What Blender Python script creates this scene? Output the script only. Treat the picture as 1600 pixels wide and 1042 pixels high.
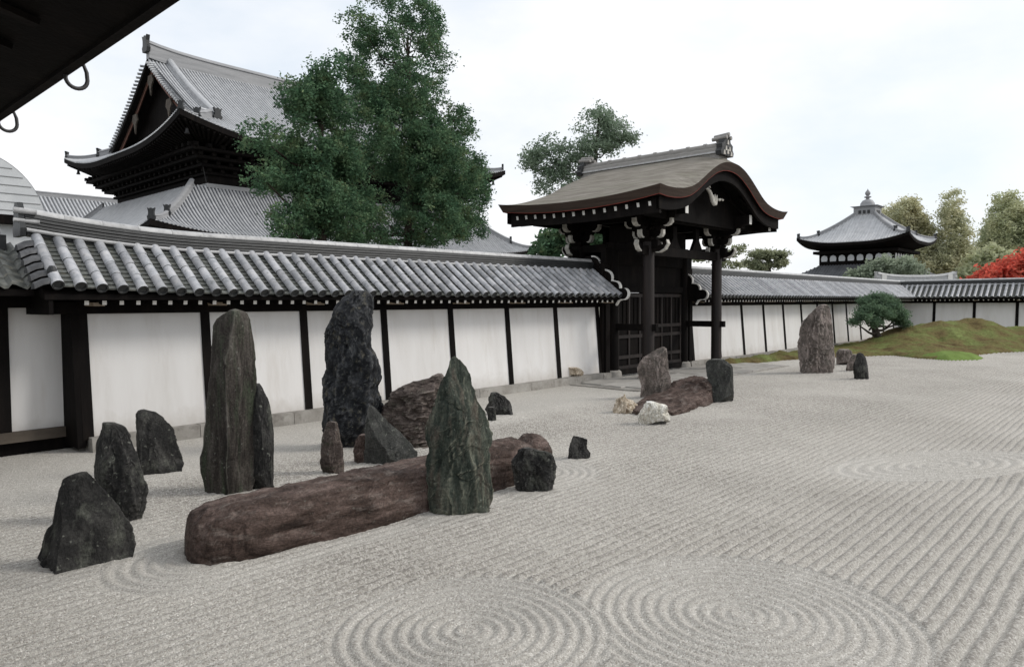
import bpy, math, random
import numpy as np
from math import sin, cos, pi, radians, sqrt

# ------------------------------------------------------------------ scene, camera, light
scene = bpy.context.scene
for o in list(bpy.data.objects):
    bpy.data.objects.remove(o)
COL = scene.collection

EYE = 2.45
PSI, PITCH, ROLL = radians(42.623), radians(2.414), radians(0.288)
FW = np.array([cos(PSI)*cos(PITCH), sin(PSI)*cos(PITCH), -sin(PITCH)])
R0 = np.array([sin(PSI), -cos(PSI), 0.0])
U0 = np.cross(R0, FW)
RV = cos(ROLL)*R0 - sin(ROLL)*U0
UV = sin(ROLL)*R0 + cos(ROLL)*U0
cam = bpy.data.cameras.new('camera')
cam.sensor_width = 36.0
cam.lens = 25.43
cam.clip_start = 0.05
cam.clip_end = 3000
camo = bpy.data.objects.new('camera', cam)
COL.objects.link(camo)
from mathutils import Matrix, Vector
mw = Matrix.Identity(4)
for i in range(3):
    mw[i][0] = RV[i]; mw[i][1] = UV[i]; mw[i][2] = -FW[i]
mw[0][3] = 0; mw[1][3] = 0; mw[2][3] = EYE
camo.matrix_world = mw
scene.camera = camo

SUN_AZ = radians(-44)      # direction the light comes from, measured from +x towards +y
SUN_EL = radians(37)
world = bpy.data.worlds.new('World')
scene.world = world
world.use_nodes = True
wt = world.node_tree
wt.nodes.clear()
wo = wt.nodes.new('ShaderNodeOutputWorld')
bg = wt.nodes.new('ShaderNodeBackground'); bg.inputs['Strength'].default_value = 0.1
sky = wt.nodes.new('ShaderNodeTexSky'); sky.sky_type = 'NISHITA'; sky.sun_disc = False
sky.sun_elevation = SUN_EL
sky.sun_rotation = pi/2 - SUN_AZ
sky.air_density = 1.0; sky.dust_density = 2.0
tc = wt.nodes.new('ShaderNodeTexCoord')
mp = wt.nodes.new('ShaderNodeMapping'); mp.inputs['Scale'].default_value = (1.0, 1.0, 2.2); mp.inputs['Location'].default_value = (3.7, 1.9, 0.4)
n1 = wt.nodes.new('ShaderNodeTexNoise'); n1.inputs['Scale'].default_value = 2.1; n1.inputs['Detail'].default_value = 6; n1.inputs['Roughness'].default_value = 0.55
rm = wt.nodes.new('ShaderNodeMapRange'); rm.inputs[1].default_value = 0.34; rm.inputs[2].default_value = 0.62; rm.inputs[3].default_value = 0.1; rm.inputs[4].default_value = 1.0
mx = wt.nodes.new('ShaderNodeMix'); mx.data_type = 'RGBA'
mx.inputs[7].default_value = (7.1, 7.1, 7.2, 1)
wt.links.new(tc.outputs['Generated'], mp.inputs['Vector'])
wt.links.new(mp.outputs[0], n1.inputs['Vector'])
wt.links.new(n1.outputs['Fac'], rm.inputs[0])
wt.links.new(rm.outputs[0], mx.inputs[0])
# thin blue gaps between the clouds: the clear sky, brightened by the thin veil over it
ad = wt.nodes.new('ShaderNodeMix'); ad.data_type = 'RGBA'; ad.inputs[0].default_value = 0.72
ad.inputs[7].default_value = (6.1, 6.65, 7.2, 1)
wt.links.new(sky.outputs[0], ad.inputs[6])
wt.links.new(ad.outputs[2], mx.inputs[6])
wt.links.new(mx.outputs[2], bg.inputs['Color'])
wt.links.new(bg.outputs[0], wo.inputs['Surface'])

sl = bpy.data.lights.new('sun', 'SUN'); sl.energy = 1.1; sl.angle = radians(15); sl.color = (1.0, 0.96, 0.9)
slo = bpy.data.objects.new('sun', sl); COL.objects.link(slo)
sd = Vector((cos(SUN_AZ)*cos(SUN_EL), sin(SUN_AZ)*cos(SUN_EL), sin(SUN_EL)))
slo.rotation_euler = sd.to_track_quat('Z', 'Y').to_euler()

vs = scene.view_settings
vs.view_transform = 'Standard'; vs.look = 'None'; vs.exposure = 0.60; vs.gamma = 1.0
vs.use_curve_mapping = False

RNG = np.random.default_rng(7)
random.seed(5)

# ------------------------------------------------------------------ helpers
def _hash(ix, iy, iz, s):
    h = (ix.astype(np.int64)*374761393 + iy.astype(np.int64)*668265263 + iz.astype(np.int64)*2147483647 + s*1274126177) & 0xFFFFFFFF
    h = ((h ^ (h >> 13))*1274126177) & 0xFFFFFFFF
    h = ((h ^ (h >> 16))*2246822519) & 0xFFFFFFFF
    h = h ^ (h >> 15)
    return (h & 0xFFFF)/65535.0*2-1
def vnoise(P, s=0):
    P = np.asarray(P, float)
    f = np.floor(P); i = f.astype(np.int64); t = P-f; t = t*t*t*(t*(t*6-15)+10)
    out = 0
    for dx in (0, 1):
        wx = t[:, 0] if dx else 1-t[:, 0]
        for dy in (0, 1):
            wy = t[:, 1] if dy else 1-t[:, 1]
            for dz in (0, 1):
                wz = t[:, 2] if dz else 1-t[:, 2]
                out = out + wx*wy*wz*_hash(i[:, 0]+dx, i[:, 1]+dy, i[:, 2]+dz, s)
    return out
def fbm(P, s=0, oct=4, lac=2.03, gain=0.5):
    a = 1.0; o = 0; P = np.asarray(P, float)
    for k in range(oct):
        o = o + a*vnoise(P+k*17.3, s+k); P = P*lac; a *= gain
    return o

class MB:
    """collects vertices and faces of ONE mesh"""
    def __init__(s): s.v = []; s.f = []; s.n = 0
    def add(s, V, F):
        b = s.n
        V = np.asarray(V, float).reshape(-1, 3)
        s.v.append(V); s.n += len(V)
        s.f.extend([tuple(i+b for i in q) for q in F])
        return s
    def box(s, x0, x1, y0, y1, z0, z1):
        return s.hexa([(x0,y0,z0),(x1,y0,z0),(x1,y1,z0),(x0,y1,z0),(x0,y0,z1),(x1,y0,z1),(x1,y1,z1),(x0,y1,z1)])
    def hexa(s, p):
        return s.add(p, [(0,3,2,1),(4,5,6,7),(0,1,5,4),(1,2,6,5),(2,3,7,6),(3,0,4,7)])
    def beam(s, a, b, w, h, up=(0,0,1)):
        a = np.array(a, float); b = np.array(b, float); d = b-a; d /= np.linalg.norm(d)
        up = np.array(up, float); r = np.cross(d, up); r /= np.linalg.norm(r); u = np.cross(r, d)
        q = []
        for e in (a, b):
            for sx, sz in ((-1,-1),(1,-1),(1,1),(-1,1)):
                q.append(e + r*sx*w/2 + u*sz*h/2)
        return s.add(q, [(0,1,2,3),(7,6,5,4),(0,4,5,1),(1,5,6,2),(2,6,7,3),(3,7,4,0)])
    def prism(s, poly, axis, t0, t1):
        """poly: list of 2D points; axis 'x': (y,z) poly, 'y': (x,z) poly, 'z': (x,y) poly"""
        n = len(poly); V = []
        for t in (t0, t1):
            for a, b in poly:
                V.append((t,a,b) if axis == 'x' else (a,t,b) if axis == 'y' else (a,b,t))
        F = [(i, (i+1) % n, n+(i+1) % n, n+i) for i in range(n)]
        F += [tuple(range(n-1, -1, -1)), tuple(range(n, 2*n))]
        return s.add(V, F)
    def tube(s, path, rad, n=8, cap=True):
        path = np.asarray(path, float); m = len(path)
        rad = np.broadcast_to(np.asarray(rad, float), (m,))
        V = []; ref = None
        for i in range(m):
            d = path[min(i+1, m-1)]-path[max(i-1, 0)]; d = d/(np.linalg.norm(d)+1e-9)
            if ref is None:
                ref = np.array([0,0,1.0]) if abs(d[2]) < 0.9 else np.array([1.0,0,0])
            r = np.cross(d, ref); r /= np.linalg.norm(r)+1e-9; u = np.cross(r, d); ref = u
            for k in range(n):
                a = 2*pi*k/n; V.append(path[i]+rad[i]*(cos(a)*r+sin(a)*u))
        F = []
        for i in range(m-1):
            for k in range(n):
                k2 = (k+1) % n
                F.append((i*n+k, i*n+k2, (i+1)*n+k2, (i+1)*n+k))
        if cap:
            F.append(tuple(range(n-1, -1, -1))); F.append(tuple(range((m-1)*n, m*n)))
        return s.add(V, F)
    def grid(s, G, close_u=False):
        G = np.asarray(G, float); a, b, _ = G.shape; F = []
        for i in range(a-1):
            for j in range(b if close_u else b-1):
                j2 = (j+1) % b
                F.append((i*b+j, i*b+j2, (i+1)*b+j2, (i+1)*b+j))
        return s.add(G.reshape(-1, 3), F)
    def lathe(s, prof, c, n=16):
        G = [[(c[0]+r*cos(2*pi*k/n), c[1]+r*sin(2*pi*k/n), c[2]+z) for k in range(n)] for r, z in prof]
        return s.grid(G, True)

def mesh_arrays(name, V, F4):
    me = bpy.data.meshes.new(name)
    V = np.ascontiguousarray(V, np.float32); F4 = np.ascontiguousarray(F4, np.int32)
    k = F4.shape[1]
    me.vertices.add(len(V)); me.vertices.foreach_set('co', V.ravel())
    me.loops.add(F4.size); me.loops.foreach_set('vertex_index', F4.ravel())
    me.polygons.add(len(F4)); me.polygons.foreach_set('loop_start', np.arange(0, F4.size, k, dtype=np.int32))
    me.update(calc_edges=True)
    return me

def make_mesh(name, mb, mat, smooth=None, off=(0,0,0)):
    V = np.concatenate(mb.v) - np.asarray(off, float) if mb.v else np.zeros((0, 3))
    me = bpy.data.meshes.new(name)
    me.from_pydata(V.tolist(), [], mb.f)
    me.validate()
    if mat: me.materials.append(mat)
    if smooth is not None:
        me.polygons.foreach_set('use_smooth', [True]*len(me.polygons))
        me.set_sharp_from_angle(angle=radians(smooth))
    return me

def link(name, me, parent=None, loc=(0,0,0)):
    o = bpy.data.objects.new(name, me); COL.objects.link(o)
    o.location = loc
    if parent: o.parent = parent
    return o

def rootloc(o):
    l = np.array(o.location)
    while o.parent: o = o.parent; l = l+np.array(o.location)
    return l
def part(name, mb, mat, parent, smooth=None, kind=None, local=False):
    """a mesh part; vertices given in world space unless local"""
    off = (0,0,0) if local else rootloc(parent)
    o = link(name, make_mesh(name, mb, mat, smooth, off), parent)
    if kind: o['kind'] = kind
    return o
def tag(o, label=None, cat=None, group=None, kind=None):
    if label: o['label'] = label
    if cat: o['category'] = cat
    if group: o['group'] = group
    if kind: o['kind'] = kind
    return o
def thing(name, label, cat, loc=(0,0,0), rotz=0, group=None):
    o = bpy.data.objects.new(name, None); COL.objects.link(o)
    o.empty_display_size = 0.3
    o.location = loc; o.rotation_euler = (0,0,rotz)
    return tag(o, label, cat, group)

# ------------------------------------------------------------------ materials
def nd(nt, typ, **kw):
    n = nt.nodes.new(typ)
    for k, v in kw.items(): setattr(n, k, v)
    return n
def ramp(nt, stops):
    r = nd(nt, 'ShaderNodeValToRGB'); e = r.color_ramp.elements
    while len(e) < len(stops): e.new(0.5)
    for i, (p, c) in enumerate(stops):
        e[i].position = p; e[i].color = (*c, 1)
    return r
def material(name, stops, scale=3.0, rough=0.7, bump=0.0, bscale=30.0, stretch=(1,1,1), rnd=0.0, spec=0.3,
             island=0.0, detail=6, coord='Object', bdist=0.02, speck=None, brick=None, bdetail=5, distort=0.0):
    """noise-driven colour between ramp stops, with bump; rnd: brightness variation per object; island: per mesh island"""
    m = bpy.data.materials.new(name); m.use_nodes = True
    nt = m.node_tree; nt.nodes.clear()
    out = nd(nt, 'ShaderNodeOutputMaterial'); b = nd(nt, 'ShaderNodeBsdfPrincipled')
    nt.links.new(b.outputs[0], out.inputs[0])
    b.inputs['Roughness'].default_value = rough
    b.inputs['Specular IOR Level'].default_value = spec
    if coord == 'World':
        g = nd(nt, 'ShaderNodeNewGeometry'); src = g.outputs['Position']
    else:
        t = nd(nt, 'ShaderNodeTexCoord'); src = t.outputs['Object']
    oi = nd(nt, 'ShaderNodeObjectInfo')
    mp_ = nd(nt, 'ShaderNodeMapping'); mp_.inputs['Scale'].default_value = stretch
    nt.links.new(src, mp_.inputs['Vector'])
    vec = mp_.outputs[0]
    if rnd:
        ml = nd(nt, 'ShaderNodeMath', operation='MULTIPLY'); ml.inputs[1].default_value = 57.0
        nt.links.new(oi.outputs['Random'], ml.inputs[0])
        va = nd(nt, 'ShaderNodeVectorMath', operation='ADD')
        nt.links.new(vec, va.inputs[0]); nt.links.new(ml.outputs[0], va.inputs[1]); vec = va.outputs[0]
    n = nd(nt, 'ShaderNodeTexNoise'); n.inputs['Scale'].default_value = scale; n.inputs['Detail'].default_value = detail
    n.inputs['Roughness'].default_value = 0.6; n.inputs['Distortion'].default_value = distort
    nt.links.new(vec, n.inputs['Vector'])
    r = ramp(nt, stops); nt.links.new(n.outputs['Fac'], r.inputs[0])
    col = r.outputs[0]
    if speck:
        c2, sc2, lo, hi, amt = speck
        n2 = nd(nt, 'ShaderNodeTexNoise'); n2.inputs['Scale'].default_value = sc2; n2.inputs['Detail'].default_value = 5
        n2.inputs['Roughness'].default_value = 0.65
        nt.links.new(vec, n2.inputs['Vector'])
        mr = nd(nt, 'ShaderNodeMapRange'); mr.inputs[1].default_value = lo; mr.inputs[2].default_value = hi; mr.inputs[4].default_value = amt
        nt.links.new(n2.outputs['Fac'], mr.inputs[0])
        mm = nd(nt, 'ShaderNodeMix', data_type='RGBA'); mm.inputs[7].default_value = (*c2, 1)
        nt.links.new(mr.outputs[0], mm.inputs[0]); nt.links.new(col, mm.inputs[6]); col = mm.outputs[2]
    for amt, kind in ((rnd, 'o'), (island, 'i')):
        if not amt: continue
        if kind == 'o': rs = oi.outputs['Random']
        else:
            gg = nd(nt, 'ShaderNodeNewGeometry'); rs = gg.outputs['Random Per Island']
        mr = nd(nt, 'ShaderNodeMapRange'); mr.inputs[3].default_value = 1-amt; mr.inputs[4].default_value = 1+amt
        nt.links.new(rs, mr.inputs[0])
        hv = nd(nt, 'ShaderNodeHueSaturation')
        nt.links.new(mr.outputs[0], hv.inputs['Value']); nt.links.new(col, hv.inputs['Color']); col = hv.outputs[0]
    nt.links.new(col, b.inputs['Base Color'])
    if bump:
        nb = nd(nt, 'ShaderNodeTexNoise'); nb.inputs['Scale'].default_value = bscale; nb.inputs['Detail'].default_value = bdetail
        nb.inputs['Roughness'].default_value = 0.65
        nt.links.new(vec, nb.inputs['Vector'])
        bp = nd(nt, 'ShaderNodeBump'); bp.inputs['Strength'].default_value = bump; bp.inputs['Distance'].default_value = bdist
        nt.links.new(nb.outputs['Fac'], bp.inputs['Height']); nt.links.new(bp.outputs[0], b.inputs['Normal'])
    return m

def foliage_material(name, stops, scale=0.7, trans=0.25, island=0.35):
    m = material(name, stops, scale=scale, rough=0.65, spec=0.15, island=island, coord='World', detail=4)
    nt = m.node_tree
    b = [n for n in nt.nodes if n.type == 'BSDF_PRINCIPLED'][0]; out = [n for n in nt.nodes if n.type == 'OUTPUT_MATERIAL'][0]
    tr = nd(nt, 'ShaderNodeBsdfTranslucent'); mixs = nd(nt, 'ShaderNodeMixShader'); mixs.inputs[0].default_value = trans
    src = b.inputs['Base Color'].links[0].from_socket
    nt.links.new(src, tr.inputs['Color'])
    nt.links.new(b.outputs[0], mixs.inputs[1]); nt.links.new(tr.outputs[0], mixs.inputs[2]); nt.links.new(mixs.outputs[0], out.inputs[0])
    return m

def g3(v, t=(0,0,0)): return (v+t[0], v+t[1], v+t[2])
M = {}
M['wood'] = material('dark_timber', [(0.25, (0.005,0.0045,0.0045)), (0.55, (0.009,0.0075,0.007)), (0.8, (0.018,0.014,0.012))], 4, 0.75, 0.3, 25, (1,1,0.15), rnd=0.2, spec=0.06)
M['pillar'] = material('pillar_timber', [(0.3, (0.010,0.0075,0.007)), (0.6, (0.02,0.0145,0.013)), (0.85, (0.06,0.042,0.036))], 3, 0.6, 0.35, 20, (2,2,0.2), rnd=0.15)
M['sill'] = material('weathered_timber', [(0.3, (0.05,0.04,0.032)), (0.7, (0.12,0.10,0.08))], 3, 0.8, 0.4, 30, (0.3,1,1))
M['white'] = material('white_paint', [(0.3, (0.68,0.66,0.62)), (0.7, (0.8,0.79,0.76))], 6, 0.7)
M['tanblock'] = material('pale_timber', [(0.3, (0.28,0.22,0.16)), (0.7, (0.42,0.35,0.27))], 6, 0.7)
M['tiledark'] = material('dark_clay_tile', [(0.2, (0.025,0.026,0.028)), (0.5, (0.06,0.061,0.065)), (0.8, (0.14,0.14,0.145))], 7, 0.45, 0.3, 45, rnd=0.2, spec=0.4)
M['plaster'] = material('white_plaster', [(0.2, (0.63,0.61,0.585)), (0.5, (0.72,0.705,0.69)), (0.8, (0.77,0.762,0.75))], 1.6, 0.85, 0.08, 18, (1.5,1.5,0.22), rnd=0.04, spec=0.1,
    speck=((0.50,0.455,0.40), 2.2, 0.54, 0.85, 0.5))
M['stone'] = material('kerb_granite', [(0.25, (0.20,0.185,0.165)), (0.55, (0.31,0.295,0.27)), (0.8, (0.40,0.385,0.355))], 3, 0.85, 0.5, 40, rnd=0.1, speck=((0.10,0.085,0.075), 5, 0.55, 0.75, 0.7))
M['paving'] = material('paving_granite', [(0.25, (0.26,0.245,0.225)), (0.55, (0.36,0.345,0.32)), (0.8, (0.45,0.43,0.40))], 2.5, 0.85, 0.35, 40, rnd=0.12, spec=0.2)
TILE = [(0.15, (0.15,0.155,0.165)), (0.42, (0.30,0.308,0.325)), (0.6, (0.40,0.398,0.41)), (0.75,(0.45,0.44,0.43)), (0.9, (0.52,0.51,0.49))]
M['tile'] = material('grey_clay_tile', TILE, 7, 0.38, 0.35, 45, rnd=0.26, spec=0.5, bdist=0.006, speck=((0.08,0.085,0.07), 11, 0.56, 0.72, 0.6))
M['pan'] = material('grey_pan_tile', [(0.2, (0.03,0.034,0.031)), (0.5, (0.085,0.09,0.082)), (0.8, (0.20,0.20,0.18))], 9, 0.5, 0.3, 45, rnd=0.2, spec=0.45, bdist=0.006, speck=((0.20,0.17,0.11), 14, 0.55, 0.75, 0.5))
M['ridgetile'] = material('pale_ridge_tile', [(0.2, (0.28,0.28,0.283)), (0.5, (0.43,0.43,0.43)), (0.8, (0.54,0.54,0.53))], 6, 0.42, 0.25, 45, rnd=0.12, spec=0.5, bdist=0.006, speck=((0.09,0.09,0.085), 9, 0.56, 0.72, 0.55))
M['noshi'] = material('stacked_ridge_tile', [(0.2, (0.012,0.013,0.014)), (0.6, (0.03,0.032,0.033)), (0.85, (0.07,0.07,0.07))], 6, 0.5, 0.3, 40, spec=0.4)
M['tilefar'] = material('far_grey_tile', [(0.2, (0.31,0.317,0.328)), (0.5, (0.43,0.438,0.45)), (0.8, (0.53,0.535,0.54))], 1.6, 0.4, spec=0.7, island=0.12, coord='World')
M['tilefard'] = material('far_grey_pan', [(0.2, (0.07,0.074,0.08)), (0.6, (0.125,0.13,0.138)), (0.85, (0.2,0.203,0.21))], 1.6, 0.5, spec=0.4, coord='World')
M['tilelow'] = material('dark_far_pan', [(0.2, (0.045,0.05,0.06)), (0.6, (0.085,0.09,0.102)), (0.85, (0.14,0.143,0.155))], 1.6, 0.5, spec=0.3, coord='World')
M['ridgefar'] = material('far_ridge_tile', [(0.2, (0.20,0.205,0.213)), (0.6, (0.31,0.312,0.32)), (0.85, (0.42,0.42,0.422))], 0.8, 0.55, spec=0.4, coord='World', stretch=(0.4,0.4,5))
M['bark'] = material('cypress_bark_thatch', [(0.25, (0.135,0.12,0.098)), (0.5, (0.225,0.206,0.178)), (0.75, (0.32,0.30,0.265))], 3.2, 0.9, 0.9, 26, (1.6,0.35,3.5), spec=0.1, coord='World', speck=((0.20,0.20,0.15), 1.3, 0.5, 0.75, 0.55))
M['gateridge'] = material('gate_ridge_tile', [(0.2, (0.20,0.19,0.178)), (0.6, (0.30,0.287,0.27)), (0.85, (0.40,0.385,0.36))], 3, 0.6, 0.3, 30, spec=0.3, coord='World', stretch=(1,1,5))
M['barkedge'] = material('thatch_cut_edge', [(0.2, (0.035,0.025,0.020)), (0.6, (0.065,0.047,0.038)), (0.85, (0.10,0.075,0.06))], 3, 0.85, 0.5, 60, (0.2,0.2,6), spec=0.15, coord='World')
M['red'] = material('red_oxide_paint', [(0.3, (0.16,0.028,0.02)), (0.7, (0.26,0.05,0.035))], 6, 0.6)
M['redwood'] = material('red_brown_timber', [(0.3, (0.11,0.045,0.03)), (0.7, (0.18,0.075,0.05))], 3, 0.6)
M['iron'] = material('dark_iron', [(0.3, (0.02,0.02,0.022)), (0.7, (0.05,0.048,0.05))], 8, 0.5, spec=0.5)
M['bargewood'] = material('reddish_barge_timber', [(0.3, (0.045,0.024,0.018)), (0.7, (0.09,0.05,0.038))], 3, 0.65, 0.2, 20, spec=0.15)
M['copper'] = material('pale_sheet_roof', [(0.2, (0.52,0.54,0.555)), (0.6, (0.62,0.635,0.65)), (0.85, (0.70,0.71,0.72))], 2, 0.5, 0.1, 10, spec=0.4)
M['carved'] = material('carved_pale_timber', [(0.3, (0.42,0.40,0.36)), (0.7, (0.62,0.60,0.55))], 8, 0.75)

def splash_dirt(m):
    """grey-brown splash marks along the foot of the plaster, with a ragged upper edge"""
    nt = m.node_tree; b = [n for n in nt.nodes if n.type == 'BSDF_PRINCIPLED'][0]; src = b.inputs['Base Color'].links[0].from_socket
    t = nd(nt, 'ShaderNodeTexCoord'); sp = nd(nt, 'ShaderNodeSeparateXYZ'); nt.links.new(t.outputs['Object'], sp.inputs[0])
    n = nd(nt, 'ShaderNodeTexNoise'); n.inputs['Scale'].default_value = 3.5; n.inputs['Detail'].default_value = 8; n.inputs['Roughness'].default_value = 0.7
    nt.links.new(t.outputs['Object'], n.inputs['Vector'])
    a = nd(nt, 'ShaderNodeMath', operation='MULTIPLY_ADD'); a.inputs[1].default_value = -0.75; nt.links.new(n.outputs['Fac'], a.inputs[0]); nt.links.new(sp.outputs[2], a.inputs[2])
    r = nd(nt, 'ShaderNodeMapRange'); r.inputs[1].default_value = -0.25; r.inputs[2].default_value = 0.18; r.inputs[3].default_value = 0.5; r.inputs[4].default_value = 0.0
    nt.links.new(a.outputs[0], r.inputs[0])
    m1 = nd(nt, 'ShaderNodeMix', data_type='RGBA'); m1.inputs[7].default_value = (0.40, 0.36, 0.31, 1)
    nt.links.new(r.outputs[0], m1.inputs[0]); nt.links.new(src, m1.inputs[6]); nt.links.new(m1.outputs[2], b.inputs['Base Color'])
splash_dirt(M['plaster'])

# ------------------------------------------------------------------ ground and raked gravel
def gravel_material():
    m = bpy.data.materials.new('raked_gravel'); m.use_nodes = True
    nt = m.node_tree; nt.nodes.clear()
    out = nd(nt, 'ShaderNodeOutputMaterial'); b = nd(nt, 'ShaderNodeBsdfPrincipled')
    nt.links.new(b.outputs[0], out.inputs[0]); b.inputs['Roughness'].default_value = 0.85; b.inputs['Specular IOR Level'].default_value = 0.2
    g = nd(nt, 'ShaderNodeNewGeometry')
    v = nd(nt, 'ShaderNodeTexVoronoi'); v.inputs['Scale'].default_value = 105.0
    nt.links.new(g.outputs['Position'], v.inputs['Vector'])
    v2 = nd(nt, 'ShaderNodeTexVoronoi'); v2.inputs['Scale'].default_value = 47.0
    nt.links.new(g.outputs['Position'], v2.inputs['Vector'])
    sp = nd(nt, 'ShaderNodeSeparateColor'); nt.links.new(v.outputs['Color'], sp.inputs[0])
    r = ramp(nt, [(0.0, (0.27,0.247,0.215)), (0.15, (0.42,0.398,0.36)), (0.6, (0.505,0.482,0.44)), (0.88, (0.58,0.556,0.512)), (1.0, (0.76,0.735,0.69))])
    nt.links.new(sp.outputs[0], r.inputs[0])
    n = nd(nt, 'ShaderNodeTexNoise'); n.inputs['Scale'].default_value = 0.5; n.inputs['Detail'].default_value = 5
    nt.links.new(g.outputs['Position'], n.inputs['Vector'])
    mr = nd(nt, 'ShaderNodeMapRange'); mr.inputs[1].default_value = 0.3; mr.inputs[2].default_value = 0.7; mr.inputs[3].default_value = 0.93; mr.inputs[4].default_value = 1.06
    nt.links.new(n.outputs['Fac'], mr.inputs[0])
    hs = nd(nt, 'ShaderNodeHueSaturation'); nt.links.new(r.outputs[0], hs.inputs['Color']); nt.links.new(mr.outputs[0], hs.inputs['Value'])
    at = nd(nt, 'ShaderNodeAttribute'); at.attribute_name = 'coarse'
    # among the coarse pebbles of the ridges there are more dark ones
    v3 = nd(nt, 'ShaderNodeTexVoronoi'); v3.inputs['Scale'].default_value = 52.0; nt.links.new(g.outputs['Position'], v3.inputs['Vector'])
    s3 = nd(nt, 'ShaderNodeSeparateColor'); nt.links.new(v3.outputs['Color'], s3.inputs[0])
    dk = nd(nt, 'ShaderNodeMapRange'); dk.inputs[1].default_value = 0.35; dk.inputs[2].default_value = 0.6; dk.inputs[3].default_value = 1.0; dk.inputs[4].default_value = 0.0; nt.links.new(s3.outputs[1], dk.inputs[0])
    ml_ = nd(nt, 'ShaderNodeMath', operation='MULTIPLY'); nt.links.new(at.outputs['Fac'], ml_.inputs[0]); nt.links.new(dk.outputs[0], ml_.inputs[1])
    m5 = nd(nt, 'ShaderNodeMath', operation='MULTIPLY'); nt.links.new(ml_.outputs[0], m5.inputs[0]); m5.inputs[1].default_value = 0.55
    m6 = nd(nt, 'ShaderNodeMath', operation='MULTIPLY_ADD'); m6.inputs[1].default_value = 0.30; nt.links.new(at.outputs['Fac'], m6.inputs[0]); nt.links.new(m5.outputs[0], m6.inputs[2])
    mxg = nd(nt, 'ShaderNodeMix', data_type='RGBA'); mxg.inputs[7].default_value = (0.20, 0.185, 0.165, 1)
    nt.links.new(m6.outputs[0], mxg.inputs[0]); nt.links.new(hs.outputs[0], mxg.inputs[6])
    nt.links.new(mxg.outputs[2], b.inputs['Base Color'])
    ad_ = nd(nt, 'ShaderNodeMath', operation='ADD'); nt.links.new(v.outputs['Distance'], ad_.inputs[0]); nt.links.new(v2.outputs['Distance'], ad_.inputs[1])
    bp = nd(nt, 'ShaderNodeBump'); bp.invert = True; bp.inputs['Strength'].default_value = 0.75; bp.inputs['Distance'].default_value = 0.008
    nt.links.new(ad_.outputs[0], bp.inputs['Height']); nt.links.new(bp.outputs[0], b.inputs['Normal'])
    return m
M['gravel'] = gravel_material()
M['earth'] = material('outer_ground', [(0.3, (0.10,0.095,0.07)), (0.6, (0.16,0.15,0.12)), (0.8, (0.09,0.11,0.05))], 0.15, 0.95, coord='World')

gb = MB(); gb.add([(-900,-900,-0.12),(1200,-900,-0.12),(1200,1200,-0.12),(-900,1200,-0.12)], [(0,1,2,3)])
tag(link('ground', make_mesh('ground', gb, M['earth'])), 'plain earth ground outside the walled gravel garden', kind='structure')

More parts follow.
